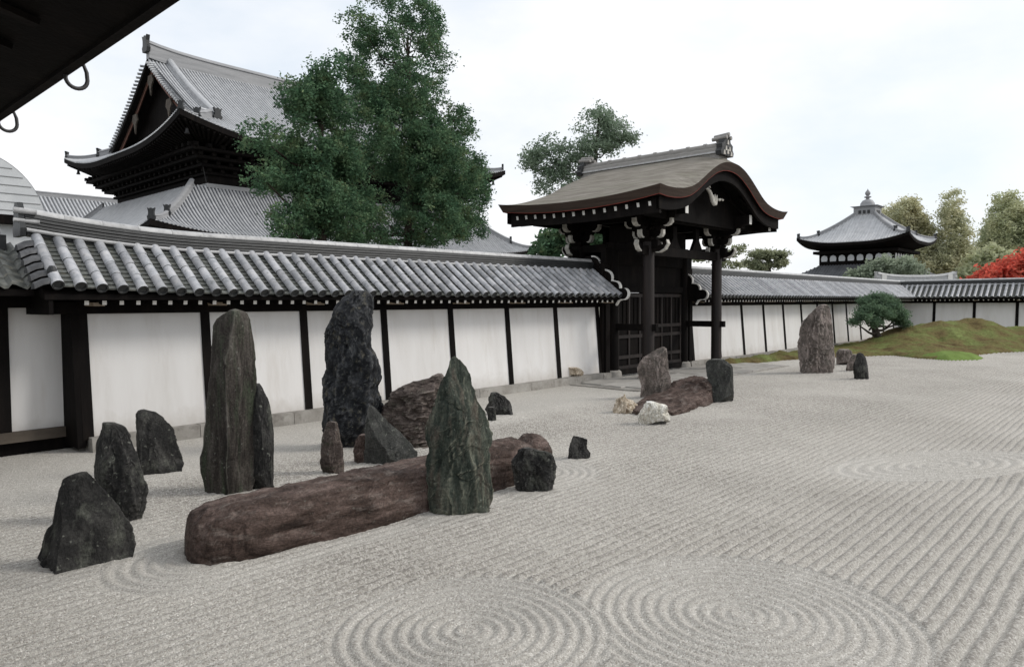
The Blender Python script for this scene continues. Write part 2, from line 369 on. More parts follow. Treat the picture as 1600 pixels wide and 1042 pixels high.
RINGS = [(5.36, 2.46, 1.32, 0.110), (3.72, 3.86, 1.05, 0.108)]
RIDGE = 0.122
STONE_FEET = [(2.12,7.65,.42),(2.99,8.84,.28),(4.22,11.02,.3),(4.36,9.06,.33),(4.75,8.95,.2),(7.19,10.53,.45),(5.9,9.0,.18),(6.84,8.85,.4),(8.06,9.78,.6),(5.68,6.23,.38),(7.08,6.14,.25),(9.04,6.88,.17),(11.51,10.93,.27),(10.74,10.46,.1),(15.94,9.82,.38),(16.36,8.18,.32),(12.48,7.76,.3),(13.41,9.02,.28),(25.23,8.99,.55),(24.25,7.31,.24),(26.65,8.36,.18),(29.0,9.4,.3)]
LOGP = [(3.05, 6.95), (7.95, 6.85)]
def gravel_height(X, Y):
    P = np.stack([X.ravel(), Y.ravel(), np.zeros(X.size)], 1)
    wob = (fbm(P*0.9, 3, 3)*0.018 + fbm(P*3.1, 5, 2)*0.006).reshape(X.shape)
    amp = (1.0 + 0.22*fbm(P*0.55+9, 11, 3)).reshape(X.shape)
    def prof(ph):
        c = 0.5+0.5*np.cos(2*pi*ph); return 1-(1-c)**1.5
    base = prof((Y+wob)/RIDGE)
    # the strip along the wall and around the stones is smoothed over
    fade = np.clip((11.4-Y)/1.6, 0, 1)*np.clip((X-0.2)/1.0, 0.25, 1)
    left = np.clip((X-1.0)/3.0, 0.65, 1)
    A = base*fade*left*amp
    for cx, cy, rad, per in RINGS:
        d = np.hypot(X-cx, Y-cy)+wob
        w = np.clip((rad-d)/0.07+0.5, 0, 1)
        A = A*(1-w)+w*prof(d/per)*0.55*amp
        rim = np.exp(-((d-rad)/0.05)**2)*0.15
        A = A+rim
    # long oval in the middle distance
    dx = X-12.3; dy = Y-2.55
    ca, sa = cos(radians(-28)), sin(radians(-28))
    ex = (dx*ca+dy*sa)/2.0; ey = (-dx*sa+dy*ca)/0.85
    d = np.hypot(ex, ey)
    w = np.clip((1-d)/0.06+0.5, 0, 1)
    A = A*(1-w)+w*prof(d*0.95/0.13+wob*4)*0.5*amp
    # ripples following the long red stone
    (ax, ay), (bx, by) = LOGP
    t = np.clip(((X-ax)*(bx-ax)+(Y-ay)*(by-ay))/((bx-ax)**2+(by-ay)**2), 0, 1)
    d = np.hypot(X-ax-t*(bx-ax), Y-ay-t*(by-ay))-0.42
    w = np.clip((0.52-d)/0.1, 0, 1)
    A = A*(1-w)+w*prof(d/0.13+wob*5)*0.5*amp
    A = np.clip(A, 0, 1.6)
    bank = np.zeros_like(X)      # gravel drawn up round the foot of each stone
    for kx, ky, kr in STONE_FEET:
        m_ = (np.abs(X-kx) < kr+0.6) & (np.abs(Y-ky) < kr+0.6)
        d_ = np.hypot(X[m_]-kx, Y[m_]-ky)-kr
        bank[m_] = np.maximum(bank[m_], 0.035*np.exp(-(np.maximum(d_, 0)/0.13)**2))
    g = RNG.normal(0, 0.0014, X.shape)*np.clip(14/np.maximum(X, 3), 0, 1.4)
    return 0.047*A*(1-np.clip(bank/0.035, 0, 1)*0.7) + bank - 0.028 + g + (fbm(P*0.25, 21, 3)*0.012).reshape(X.shape), A
xs = [0.6]
while xs[-1] < 54.0:
    x = xs[-1]; xs.append(x+max(0.024, 0.0042*x))
ys = np.concatenate([np.arange(-6.0, -0.2, 0.05), np.arange(-0.2, 14.2, 0.0225)])
X, Y = np.meshgrid(np.array(xs), ys)
Zg, Ag = gravel_height(X, Y)
nx, ny = len(xs), len(ys)
idx = np.arange(nx*ny).reshape(ny, nx)
F4 = np.stack([idx[:-1,:-1], idx[:-1,1:], idx[1:,1:], idx[1:,:-1]], -1).reshape(-1, 4)
me = mesh_arrays('gravel_bed', np.stack([X, Y, Zg], -1).reshape(-1, 3), F4)
at_ = me.attributes.new('coarse', 'FLOAT', 'POINT'); at_.data.foreach_set('value', np.clip(Ag, 0, 1.2).astype(np.float32).ravel())   # coarser pebbles gather on the raked ridges
me.materials.append(M['gravel']); me.polygons.foreach_set('use_smooth', [True]*len(me.polygons))
tag(link('gravel_bed', me), 'raked grey gravel with straight furrows and ring patterns', kind='structure')
# gravel that runs on out of the frame under and behind the veranda
gb = MB(); gb.add([(-14,-14,-0.07),(56,-14,-0.07),(56,14.6,-0.07),(-14,14.6,-0.07)], [(0,1,2,3)])
tag(link('gravel_margin', make_mesh('gravel_margin', gb, M['gravel'])), 'plain grey gravel beyond the raked bed', kind='structure')

# ------------------------------------------------------------------ roofed plaster walls
ESY, ESZ = -1.25, 2.655       # eave edge of the tiled slope (local y, z)
TSY, TSZ = -0.15, 3.46        # top of the slope under the ridge
SL = np.array([0, TSY-ESY, TSZ-ESZ]); SLEN = float(np.linalg.norm(SL)); SD = SL/SLEN
SN = np.array([0, -SD[2], SD[1]])
def slope(x, s, n): return np.array([x, ESY, ESZ])+SD*s+SN*n
PITCHT = 0.316
def cover_tile_mesh(name, length, r0, r1, cap, mat):
    mb = MB(); n = 9; G = []
    for s, r in ((0.0, r0), (length*0.97, r1)):
        G.append([np.array([r*cos(pi*k/(n-1)), 0, 0])+SD*s+SN*(r*sin(pi*k/(n-1))) for k in range(n)])
    mb.grid(np.array(G)[:, ::-1]); nbody = len(mb.f)
    if cap:   # round end tile with a raised rim
        m = 16; pr = [(0.0, 0.012), (r0*0.70, 0.012), (r0*0.78, 0.03), (r0*1.06, 0.03), (r0*1.06, -0.05)]
        G = [[np.array([rr*cos(2*pi*k/m), 0, 0])+SN*(rr*sin(2*pi*k/m)) - SD*d for k in range(m)] for rr, d in pr]
        mb.grid(np.array(G), True)
    else:
        mb.add([np.array([r0*cos(pi*k/(n-1)), 0, 0])+SN*(r0*sin(pi*k/(n-1))) for k in range(n)], [tuple(range(n))])
    me_ = make_mesh(name, mb, mat, 40); me_.materials.append(M['noshi'])
    for p in me_.polygons:
        if p.index >= nbody and p.index < nbody+48: p.material_index = 1     # round end face: its front-facing shade put into a darker colour
    return me_
def pan_row_mesh(name, mat, steps=11):
    mb = MB(); w = PITCHT/2; ds = SLEN/steps
    for k in range(steps):
        s0, s1 = k*ds-0.01, (k+1)*ds+0.015
        us = np.linspace(-1, 1, 6)
        lo = [slope(u*w, s0, 0.038-0.03*(1-u*u)) for u in us]
        hi = [slope(u*w, s1, 0.012-0.03*(1-u*u)) for u in us]
        dn = [slope(u*w, s0, 0.010-0.03*(1-u*u)) for u in us]
        mb.grid(np.array([lo, hi])); mb.grid(np.array([dn, lo]))
    return make_mesh(name, mb, mat, 35)
ME_PAN = pan_row_mesh('pan_tile_row', M['pan'])
NT = 4
ME_COV = [cover_tile_mesh('cover_tile', SLEN/NT+0.01, 0.086, 0.081, k == 0, M['tile']) for k in range(2)]
def cover_row_mesh(mat):
    mb = MB()
    for k in range(NT):
        src = ME_COV[0 if k == 0 else 1]
        V = np.array([v.co[:] for v in src.vertices])+SD*(k*SLEN/NT)
        mb.add(V, [tuple(p.vertices) for p in src.polygons])
    me_ = make_mesh('cover_tile_row', mb, mat, 40); me_.materials.append(M['noshi'])
    for p in ME_COV[0].polygons: me_.polygons[p.index].material_index = p.material_index
    return me_
ME_COVROW = cover_row_mesh(M['tile'])
mb = MB(); mb.tube([(0,0,0),(0.12,0,0.0)], [0.09,0.088], 14)
def local_child(name, me, parent, loc, rot=None):
    o = link(name, me, parent, loc)
    if rot: o.rotation_euler = rot
    return o

SCALLOP = []   # cloud-edged gable board at the gate ends: (y,z) outline
def scallop_outline():
    pts = []
    def arc(cy, cz, r, a0, a1, n=7):
        for k in range(n):
            a = radians(a0+(a1-a0)*k/(n-1)); pts.append((cy+r*cos(a), cz+r*sin(a)))
    arc(-0.10, 3.66, 0.30, 80, 195)
    arc(-0.62, 3.24, 0.25, 100, 200)
    arc(-0.98, 2.93, 0.20, 95, 190)
    arc(-1.30, 2.72, 0.19, 110, 285, 10)
    pts += [(-1.12, 2.50), (-1.02, 2.36), (-0.9, 2.5), (0.0, 2.6)]
    full = pts + [(-y, z) for y, z in reversed(pts[:-1])]
    return full
def end_board(root, x, side):
    poly = scallop_outline(); n = len(poly)
    b = MB(); b.prism(poly, 'x', x-0.03, x+0.03)
    o = part('gable_board', b, M['wood'], root, local=True)
    # white painted edge running round the cloud outline
    e = MB(); G = []
    half = poly[:33]
    for y, z in half:
        r = np.hypot(y+0.6, z-2.9); ny, nz = (y+0.6)/r, (z-2.9)/r
        G.append([(x+side*0.045, y-ny*0.035, z-nz*0.035), (x+side*0.045, y+ny*0.014, z+nz*0.014), (x-side*0.045, y+ny*0.014, z+nz*0.014), (x-side*0.045, y-ny*0.035, z-nz*0.035)])
    e.grid(np.array(G), True)
    part('painted_edge', e, M['white'], o, local=True)

def garden_wall(name, label, origin, rotz, L, post0, bay, roof0, roof1, tiles='single', left='verge', right='board', lift=0.0, foot=True, stones=1.75, jit=0):
    root = thing(name, label, 'wall', origin, rotz, None)
    # stone footing, block by block
    if foot:
        x = 0.13 if left == 'verge' else -0.1; k = 0
        while x < L+0.05:
            w = min(stones*(0.8+0.4*random.random()), L+0.1-x)
            if w < 0.3: break
            b = MB(); dz = random.uniform(-0.012, 0.012)
            b.hexa([(x+.006,-0.78,-.15),(x+w-.006,-0.78,-.15),(x+w-.006,0.7,-.15),(x+.006,0.7,-.15),
                    (x+.006,-0.76+dz,.2+dz),(x+w-.006,-0.76+dz,.2+dz),(x+w-.006,0.7,.2+dz),(x+.006,0.7,.2+dz)])
            part('foundation_stone', b, M['stone'], root, local=True); x += w
    posts = [post0+bay*k for k in range(int((L-post0)/bay+1.02))]
    edges = sorted(set([0.02]+posts+[L-0.02]))
    def yf(z): return -0.55+0.18*(z-0.19)/2.12
    for a, c in zip(edges[:-1], edges[1:]):
        if c-a < 0.2: continue
        b = MB(); z0, z1 = 0.185, 2.33
        b.hexa([(a,yf(z0),z0),(c,yf(z0),z0),(c,-yf(z0),z0),(a,-yf(z0),z0),(a,yf(z1),z1),(c,yf(z1),z1),(c,-yf(z1),z1),(a,-yf(z1),z1)])
        part('plaster_panel', b, M['plaster'], root, local=True)
    ws = 0.17
    mbp = MB(); z0, z1 = 0.16, 2.32; pr = 0.028
    mbp.hexa([(-ws/2,yf(z0)-pr,z0),(ws/2,yf(z0)-pr,z0),(ws/2,-yf(z0)+pr,z0),(-ws/2,-yf(z0)+pr,z0),
              (-ws/2,yf(z1)-pr,z1),(ws/2,yf(z1)-pr,z1),(ws/2,-yf(z1)+pr,z1),(-ws/2,-yf(z1)+pr,z1)])
    mepost = make_mesh('post', mbp, M['wood'])
    for x in posts: local_child('post', mepost, root, (x,0,0))
    # wall plate, eave boards, rafters
    b = MB(); b.box(roof0+0.1, roof1-0.05, -0.45, 0.45, 2.30, 2.50); b.box(roof0+0.1, roof1-0.05, -0.39, 0.39, 2.501, 2.652)
    part('wall_plate', b, M['wood'], root, local=True)
    b = MB(); b.prism([(-1.17,2.535),(-1.17,2.62),(-0.15,3.42),(0.15,3.42),(1.17,2.62),(1.17,2.535),(0.4,2.66),(-0.4,2.66)], 'x', roof0, roof1)
    part('roof_bed', b, M['wood'], root, local=True)
    mbr = MB(); mbr.beam((0,-1.06,2.487),(0,-0.3,2.60),0.07,0.075); mer = make_mesh('rafter', mbr, M['wood'])
    mbe = MB(); mbe.beam((0,-1.068,2.486),(0,-1.058,2.4875),0.066,0.07); mee = make_mesh('rafter_end', mbe, M['white'])
    x = roof0+0.62; 
    if tiles == 'single':
        while x < roof1-0.2:
            r = local_child('rafter', mer, root, (x,0,0)); local_child('rafter_end', mee, r, (0,0,0)); x += 0.266
    else:
        rb = MB(); eb = MB()
        while x < roof1-0.2:
            rb.beam((x,-1.06,2.487),(x,-0.3,2.60),0.07,0.075); eb.beam((x,-1.068,2.486),(x,-1.058,2.4875),0.066,0.07); x += 0.266
        o = part('rafters', rb, M['wood'], root, local=True, kind='stuff'); part('rafter_ends', eb, M['white'], o, local=True, kind='stuff')
    mbb = MB(); mbb.prism([(-0.08,2.43),(0.08,2.43),(0.10,2.492),(-0.10,2.492)], 'y', -0.9, -0.4); mebl = make_mesh('bracket_block', mbb, M['tanblock'])
    for x in posts: local_child('bracket_block', mebl, root, (x+0.12,0,0))
    # tiles
    def lf(x): return lift*max(0.0, 1-(x-roof0)/3.2)**2
    n = int((roof1-roof0-0.25)/PITCHT)
    for j in range(n+1):
        x = roof0+0.16+j*PITCHT
        z = lf(x)*0.5
        if tiles == 'single':
            for k in range(NT):
                o = local_child('cover_tile', ME_COV[0 if k == 0 else 1], root, tuple(np.array([x+random.uniform(-.004,.004), ESY, ESZ+z])+SD*(k*SLEN/NT)+SN*(0.03+random.uniform(-.003,.003))))
                o.rotation_euler = (0,0,random.uniform(-.012,.012))
        else:
            local_child('cover_tile_row', ME_COVROW, root, tuple(np.array([x, ESY, ESZ+z])+SN*0.03))
        if j < n:
            local_child('pan_tile_row', ME_PAN, root, (x+PITCHT/2, 0, z))
    # ridge: stacked flat courses with a round cap
    def swept(poly, x0, x1, step=0.4):
        xs_ = np.linspace(x0, x1, max(2, int((x1-x0)/step)+1)); b = MB()
        G = [[(xx, y, zz+lf(xx)) for y, zz in poly] for xx in xs_]
        b.grid(np.array(G), True); b.add(G[0], [tuple(range(len(poly)-1,-1,-1))]); b.add(G[-1], [tuple(range(len(poly)))])
        return b
    r0, r1 = roof0+0.02, roof1-0.04
    for k in range(5):
        z0 = 3.47+k*0.057; hw = 0.20-0.010*k+(0.012 if k % 2 else 0)
        part('ridge_course', swept([(-hw,z0),(hw,z0),(hw-0.012,z0+0.040),(-hw+0.012,z0+0.040)], r0, r1), M['noshi'], root, local=True)
    part('ridge_core', swept([(-0.165,3.40),(0.165,3.40),(0.13,3.76),(-0.13,3.76)], r0+.02, r1-.02), M['noshi'], root, local=True)
    for sy in (-1, 1):
        c = [(sy*0.215+0.034*cos(2*pi*k/8), 3.475+0.034*sin(2*pi*k/8)) for k in range(8)]
        part('ridge_foot_roll', swept(c, r0, r1), M['ridgetile'], root, 60, local=True)
    # cap tiles
    cl = 0.60 if tiles == 'single' else 0.9
    x = r0
    while x < r1-0.05:
        w = min(cl, r1-x); b = MB(); m = 10
        prof = [(0.098*cos(pi*(0.5+ (k-(m-1)/2)/(m-1)*1.25)), 3.765+0.098*sin(pi*(0.5+(k-(m-1)/2)/(m-1)*1.25))) for k in range(m)]
        G = []
        for xx, sc in ((x, 1.0), (x+0.035, 1.04), (x+0.04, 0.97), (x+w-0.004, 0.985)):
            G.append([(xx, y*sc, 3.765+(zz-3.765)*sc+lf(xx)) for y, zz in prof])
        b.grid(np.array(G)[:, ::-1])
        part('ridge_cap_tile', b, M['ridgetile'], root, 40, local=True); x += w
    if left == 'verge':
        # verge tiles pointing out over the open end, ridge-end tile
        mv = MB(); m = 9; G = []
        for xx, r, dz in ((-0.17, 0.10, -0.10), (-0.05, 0.10, -0.035), (0.10, 0.095, 0.0)):
            G.append([(xx, r*cos(pi*k/(m-1)), r*sin(pi*k/(m-1))+dz) for k in range(m)])
        mv.grid(np.array(G)); mv.add(G[0], [tuple(range(m-1,-1,-1))])
        mev = make_mesh('verge_tile', mv, M['tiledark'], 40)
        for k in range(6):
            p = slope(roof0+0.02, 0.10+k*0.215, -0.03); local_child('verge_tile', mev, root, (p[0], p[1], p[2]+lf(roof0)*0.5))
        b = MB(); c0 = 3.70+lf(r0)
        b.prism([(-0.21,c0-0.33),(0.21,c0-0.33),(0.24,c0-0.2),(0.15,c0-0.05),(0.14,c0+0.14),(0.07,c0+0.23),(-0.07,c0+0.23),(-0.14,c0+0.14),(-0.15,c0-0.05),(-0.24,c0-0.2)], 'x', r0-0.09, r0-0.005)
        part('ridge_end_tile', b, M['noshi'], root, local=True)
        b = MB()
        for dz, rr, ll in ((0.09, 0.05, 0.16), (-0.07, 0.035, 0.2)): b.tube([(r0-0.16, -0.14, c0+dz), (r0+ll, -0.17, c0+dz-0.02)], rr, 10)
        part('ridge_end_roll', b, M['ridgetile'], root, 40, local=True)
        b = MB(); b.prism([(-1.15,2.53),(-0.2,3.44),(0.2,3.44),(1.15,2.53),(1.15,2.3),(-1.15,2.3)][::-1], 'x', roof0+0.06, roof0+0.12)
        part('gable_board', b, M['wood'], root, local=True)
        b = MB(); p = slope(roof0+0.14, 0.34, 0.16)
        b.lathe([(0.0,0.09),(0.04,0.085),(0.07,0.03),(0.065,-0.04),(0.05,-0.1)], p, 10)
        part('corner_ornament', b, M['noshi'], root, 40, local=True)
        # the open end of the wall is boarded with dark timber
        b = MB(); b.hexa([(-0.03,-0.585,0.03),(0.10,-0.585,0.03),(0.10,0.585,0.03),(-0.03,0.585,0.03),(-0.03,-0.40,2.31),(0.10,-0.40,2.31),(0.10,0.40,2.31),(-0.03,0.40,2.31)])
        part('end_boarding', b, M['wood'], root, local=True)
    if left == 'board': end_board(root, roof0, -1)
    if right == 'board': end_board(root, roof1, 1)
    return root

garden_wall('plaster_wall', 'white plaster wall with tiled roof and dark posts, left of the gate, behind the tall stones', (3.97,14.15,0), 0, 15.2, 0.14, 2.1265, -0.60, 15.22, 'single', 'verge', 'board', lift=0.22)
garden_wall('plaster_wall', 'white plaster wall with tiled roof running right from the gate to the far corner', (24.62,14.15,0), 0, 30.4, 0.41, 2.215, -0.25, 30.6, 'row', 'board', None)
garden_wall('plaster_wall', 'white plaster wall at the far right, behind the moss mound and facing the veranda', (54.75,14.4,0.004), -pi/2, 26.0, 0.22, 2.28, -0.3, 26.2, 'row', None, None)

# lower side wall that continues behind the left end
def side_wall():
    root = thing('side_wall', 'low plaster side wall with wavy tile roof at the left edge, set back behind the long wall', 'wall', (0,14.35,0))
    b = MB(); b.box(-3.0,4.35,14.28,14.9,0.34,2.45); part('plaster_panel', b, M['plaster'], root)
    b = MB(); b.box(-3.0,4.4,14.18,15.0,0.17,0.345); part('sill_beam', b, M['sill'], root)
    b = MB(); b.box(-3.0,4.4,14.35,15.0,-0.1,0.168); part('sill_shadow', b, M['wood'], root)  # recessed dark box standing in for the shadowed void under the sill
    for x in (-1.0, 1.05, 3.06):
        b = MB(); b.box(x-0.125,x+0.10,14.22,14.98,0.30,2.44); part('post', b, M['wood'], root)
    b = MB(); b.box(-3.0,4.2,14.0,15.1,2.41,2.62); part('wall_plate', b, M['wood'], root)
    b = MB(); b.prism([(13.25,2.60),(13.25,2.70),(14.55,3.40),(15.8,2.7),(15.8,2.6)], 'x', -3.0, 3.3); part('roof_bed', b, M['wood'], root)
    # wavy tiles, course by course
    for k in range(5):
        b = MB(); s0 = k/5; s1 = (k+1)/5+0.04
        xs_ = np.linspace(-2.9, 3.3, 125); G = []
        for s, dz in ((s0, 0.02), (s0, 0.065), (s1, 0.03)):
            G.append([(x, 13.2+1.3*s, 2.72+0.70*s+dz+0.038*sin(2*pi*x/0.27)+0.014*sin(4*pi*x/0.27)) for x in xs_])
        b.grid(np.array(G)); part('tile_course', b, M['pan'], root, 40)
    b = MB(); b.box(-3.0,3.2,14.35,14.75,3.38,3.62); part('ridge_core', b, M['noshi'], root)
    b = MB(); b.tube([(-3,14.55,3.66),(3.15,14.55,3.66)], 0.09, 12); part('ridge_cap', b, M['ridgetile'], root, 40)
side_wall()

# ------------------------------------------------------------------ gate with undulating bark roof
GX, GH = 21.93, 4.42
GY0, GY1 = 10.55, 16.72
PX = 2.28; YF_, YM_, YR_ = 12.25, 13.62, 14.95
KU = np.array([0,.1,.2,.3,.43,.52,.6,.7,.8,.9,1.0]); KZ = np.array([6.88,6.85,6.73,6.53,6.20,5.97,5.83,5.735,5.69,5.68,5.72])
def smooth_interp(u, xs_, ys_):
    u = np.asarray(u, float)
    r = 0
    for d, w in ((-.03,.25),(0,.5),(.03,.25)):
        r = r + w*np.interp(np.clip(np.abs(u+d), 0, 1), xs_, ys_)
    return r
def kara(u): return smooth_interp(u, KU, KZ)
def body(u):
    u = np.clip(np.abs(u), 0, 1); return 5.72+1.60*(0.72*(1-u)+0.28*(1-u)**2)
def gate_top(x, y):
    u = (x-GX)/GH
    t = np.clip(np.minimum(y-GY0, GY1-y)/1.5, 0, 1); t = 1-(1-t)**2.4
    z = kara(u)*(1-t)+body(u)*t
    mid = 1-np.abs((y-(GY0+GY1)/2)/((GY1-GY0)/2))**2.2
    return z - 0.20*mid*np.clip(np.abs(u), 0, 1)**3
def gate():
    root = thing('temple_gate', 'dark wooden gate with curved bark roof and white painted bracket ends', 'gate', (GX, YM_, 0))
    # roof
    nu, nv = 61, 33
    us = np.linspace(-1, 1, nu); vs_ = np.linspace(GY0, GY1, nv)
    Xr, Yr = np.meshgrid(GX+us*GH, vs_)
    T = gate_top(Xr, Yr)
    top = np.stack([Xr, Yr, T], -1)
    TH = 0.26
    # under edge is drawn in a little all round
    cxm, cym = GX, (GY0+GY1)/2
    Xb = cxm+(Xr-cxm)*0.972; Yb = cym+(Yr-cym)*0.965
    bot = np.stack([Xb, Yb, T-TH], -1)
    b = MB(); b.grid(top); roof = part('roof', b, M['bark'], root, 40)
    def rim(a): return np.concatenate([a[0,:], a[1:,-1], a[-1,-2::-1], a[-2:0:-1,0]])
    ra, rb_ = rim(top), rim(bot)
    n = len(ra)
    def band(f0, f1, mat, name, grow=0.0):
        e = MB(); P0 = ra*(1-f0)+rb_*f0; P1 = ra*(1-f1)+rb_*f1
        if grow:
            c = np.array([cxm, cym, 0]); g = 1+grow
            P0 = P0.copy(); P1 = P1.copy()
            for P in (P0, P1): P[:, :2] = c[:2]+(P[:, :2]-c[:2])*g
        e.grid(np.array([P0, P1]), True); return part(name, e, mat, roof, 40)
    band(0.0, 0.95, M['barkedge'], 'cut_edge')
    band(0.95, 1.01, M['red'], 'red_edge_line', 0.0012)
    b = MB(); b.grid(bot[:, ::-1]); part('soffit', b, M['wood'], roof, 40)
    # barge boards under both undulating gables
    for y, nm in ((GY0+0.22, 'front'), (GY1-0.22, 'back')):
        b = MB(); G = []
        for u in np.linspace(-0.93, 0.93, 60):
            z = float(kara(u))-TH; x = GX+u*GH
            G.append([(x, y, z), (x, y, z-0.30-0.05*abs(u)), (x, y+0.09, z-0.30-0.05*abs(u)), (x, y+0.09, z)])
        b.grid(np.array(G), True); part('barge_board', b, M['wood'], root, 40)
        b = MB(); G = []
        for u in np.linspace(-0.93, 0.93, 60):
            z = float(kara(u))-TH-0.30-0.05*abs(u); x = GX+u*GH; yy = y-0.012
            G.append([(x, yy, z), (x, yy, z+0.028), (x, yy+0.02, z+0.028), (x, yy+0.02, z)])
        b.grid(np.array(G), True)
        # infill behind the barge board
        b = MB(); xs_ = np.linspace(-0.84, 0.84, 40)
        poly = [(GX+u*GH, float(kara(u))-TH-0.02) for u in xs_]+[(GX+0.84*GH, 4.98), (GX-0.84*GH, 4.98)]
        b.prism([(x, min(z, 8)) for x, z in poly], 'y', y+0.75 if y < 13 else y-0.75, y+0.79 if y < 13 else y-0.71); part('gable_infill', b, M['wood'], root)
    # eave purlins and rafters with white ends on both sides
    for s in (-1, 1):
        xe = GX+s*(GH-0.42)
        b = MB(); G = []
        for y in np.linspace(GY0+0.25, GY1-0.25, 24):
            z = float(gate_top(np.array(GX+s*GH*0.93), np.array(y)))-TH-0.05
            G.append([(xe-0.05, y, z), (xe+0.05, y, z), (xe+0.05, y, z-0.42), (xe-0.05, y, z-0.42)])
        b.grid(np.array(G), True); b.add(G[0], [(0,1,2,3)]); b.add(G[-1], [(3,2,1,0)])
        part('eave_board', b, M['wood'], root)
        for k in range(14):
            y = GY0+0.55+k*(GY1-GY0-1.1)/13
            ze = float(gate_top(np.array(GX+s*GH*0.93), np.array(y)))-TH-0.20
            x0, x1 = GX+s*(GH-0.36), GX+s*1.6
            b = MB(); b.beam((x0,y,ze),(x1,y,ze+0.75),0.085,0.10); r = part('rafter', b, M['wood'], root)
            b = MB(); b.beam((x0+s*0.012,y,ze-0.003),(x0-s*0.002,y,ze),0.082,0.125); part('rafter_end', b, M['white'], r)
    # white ended purlins projecting under the front gable
    for u, z in ((-0.86, 5.16), (-0.50, 5.28), (0.50, 5.28), (0.86, 5.16)):
        x = GX+u*GH
        b = MB(); b.box(x-0.09, x+0.09, GY0+0.42, GY1-0.42, z-0.16, z+0.16); o = part('purlin', b, M['wood'], root)
        b = MB(); b.box(x-0.085, x+0.085, GY0+0.405, GY0+0.425, z-0.155, z+0.155); part('painted_end', b, M['white'], o)
    # carved pendant below the gable peak
    b = MB(); py_ = GY0+0.60
    for pth, rr in (([(-0.62,6.06),(-0.42,6.07),(-0.25,5.98),(-0.14,5.84),(-0.06,5.70),(0.04,5.62),(0.16,5.63),(0.22,5.72)], (0.02,0.045,0.06,0.065,0.07,0.065,0.05,0.03)),
                    ([(0.06,5.66),(0.0,5.82),(-0.04,5.90)], (0.05,0.04,0.02)), ([(0.13,5.68),(0.10,5.84),(0.08,5.93)], (0.05,0.04,0.02)), ([(0.2,5.70),(0.21,5.84),(0.24,5.92)], (0.045,0.035,0.02)),
                    ([(0.32,5.80),(0.42,5.78),(0.5,5.83)], (0.03,0.045,0.02)), ([(0.56,5.82),(0.66,5.80)], (0.03,0.035)), ([(-0.5,6.12),(-0.34,6.17),(-0.22,6.12)], (0.02,0.04,0.02))):
        b.tube([(GX-0.15+x, py_, z) for x, z in pth], rr, 8)
    part('carved_pendant', b, M['carved'], root)
    # ridge
    zr = 7.23
    b = MB(); b.prism([(GX-0.30,zr-0.4),(GX+0.30,zr-0.4),(GX+0.27,zr+0.12),(GX+0.18,zr+0.22),(GX-0.18,zr+0.22),(GX-0.27,zr+0.12)], 'y', GY0+0.35, GY1-0.3)
    part('ridge_core', b, M['gateridge'], root)
    for k, (hw, z) in enumerate(((0.34,zr-0.02),(0.27,zr+0.08),(0.24,zr+0.14),(0.22,zr+0.20))):
        b = MB(); b.box(GX-hw, GX+hw, GY0+0.32, GY1-0.27, z, z+0.05); part('ridge_course', b, M['ridgetile'] if k < 1 else M['gateridge'], root)
    for k in range(9):
        y0 = GY0+0.3+k*(GY1-GY0-0.5)/9; y1 = GY0+0.3+(k+1)*(GY1-GY0-0.5)/9
        b = MB(); b.tube([(GX,y0,zr+0.28),(GX,y0+0.08,zr+0.285),(GX,y0+0.09,zr+0.27),(GX,y1,zr+0.27)], [0.105,0.105,0.09,0.09], 12); part('ridge_cap_tile', b, M['gateridge'], root, 40)
    for y, s in ((GY0+0.30, -1), (GY1-0.30, 1)):
        b = MB(); pr = [(-0.40,zr-0.10),(-0.44,zr+0.02),(-0.36,zr+0.12),(-0.38,zr+0.24),(-0.22,zr+0.32),(-0.18,zr+0.48),(-0.08,zr+0.56),(0.08,zr+0.56),(0.18,zr+0.48),(0.22,zr+0.32),(0.38,zr+0.24),(0.36,zr+0.12),(0.44,zr+0.02),(0.40,zr-0.10)]
        b.prism([(GX+x, z) for x, z in pr], 'y', y-0.10, y+0.10); o = part('ridge_end_tile', b, M['noshi'], root)
        for dx, dz, w in ((-0.12,0.12,0.05),(0.12,0.12,0.05),(0.0,0.32,0.05),(-0.24,-0.02,0.06),(0.24,-0.02,0.06),(0,0.02,0.06)):
            b = MB(); b.prism([(GX+dx-w,zr+dz-0.07),(GX+dx+w,zr+dz-0.07),(GX+dx+w*0.4,zr+dz+0.07),(GX+dx-w*0.4,zr+dz+0.07)], 'y', y+s*0.10, y+s*0.13)
            part('relief', b, M['carved'], o)
        b = MB()
        for dx, dz in ((-0.15,0.47),(0.15,0.47),(0,0.57)): b.tube([(GX+dx,y-s*0.35,zr+dz-0.03),(GX+dx,y+s*0.16,zr+dz)], [0.06,0.065], 10)
        part('ridge_end_roll', b, M['gateridge'], root, 40)
    # pillars on stone bases
    for y in (YF_, YM_, YR_):
        for s in (-1, 1):
            x = GX+s*PX; r = 0.185 if y != YM_ else 0.21
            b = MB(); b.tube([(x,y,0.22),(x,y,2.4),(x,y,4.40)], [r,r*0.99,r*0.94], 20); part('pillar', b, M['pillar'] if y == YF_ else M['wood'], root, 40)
            b = MB(); b.lathe([(0.0,0.235),(0.24,0.235),(0.30,0.19),(0.32,0.08),(0.32,-0.1)], (x,y,0), 20); part('pillar_base', b, M['stone'], root, 40)
    # tie beams, lintels, threshold
    def bm(name, *a, mat='wood'):
        b = MB(); b.box(*a); return part(name, b, M[mat], root)
    for y in (YF_, YM_, YR_):
        bm('head_beam', GX-PX-0.5, GX+PX+0.5, y-0.10, y+0.10, 3.92 if y != YM_ else 3.70, 4.20)
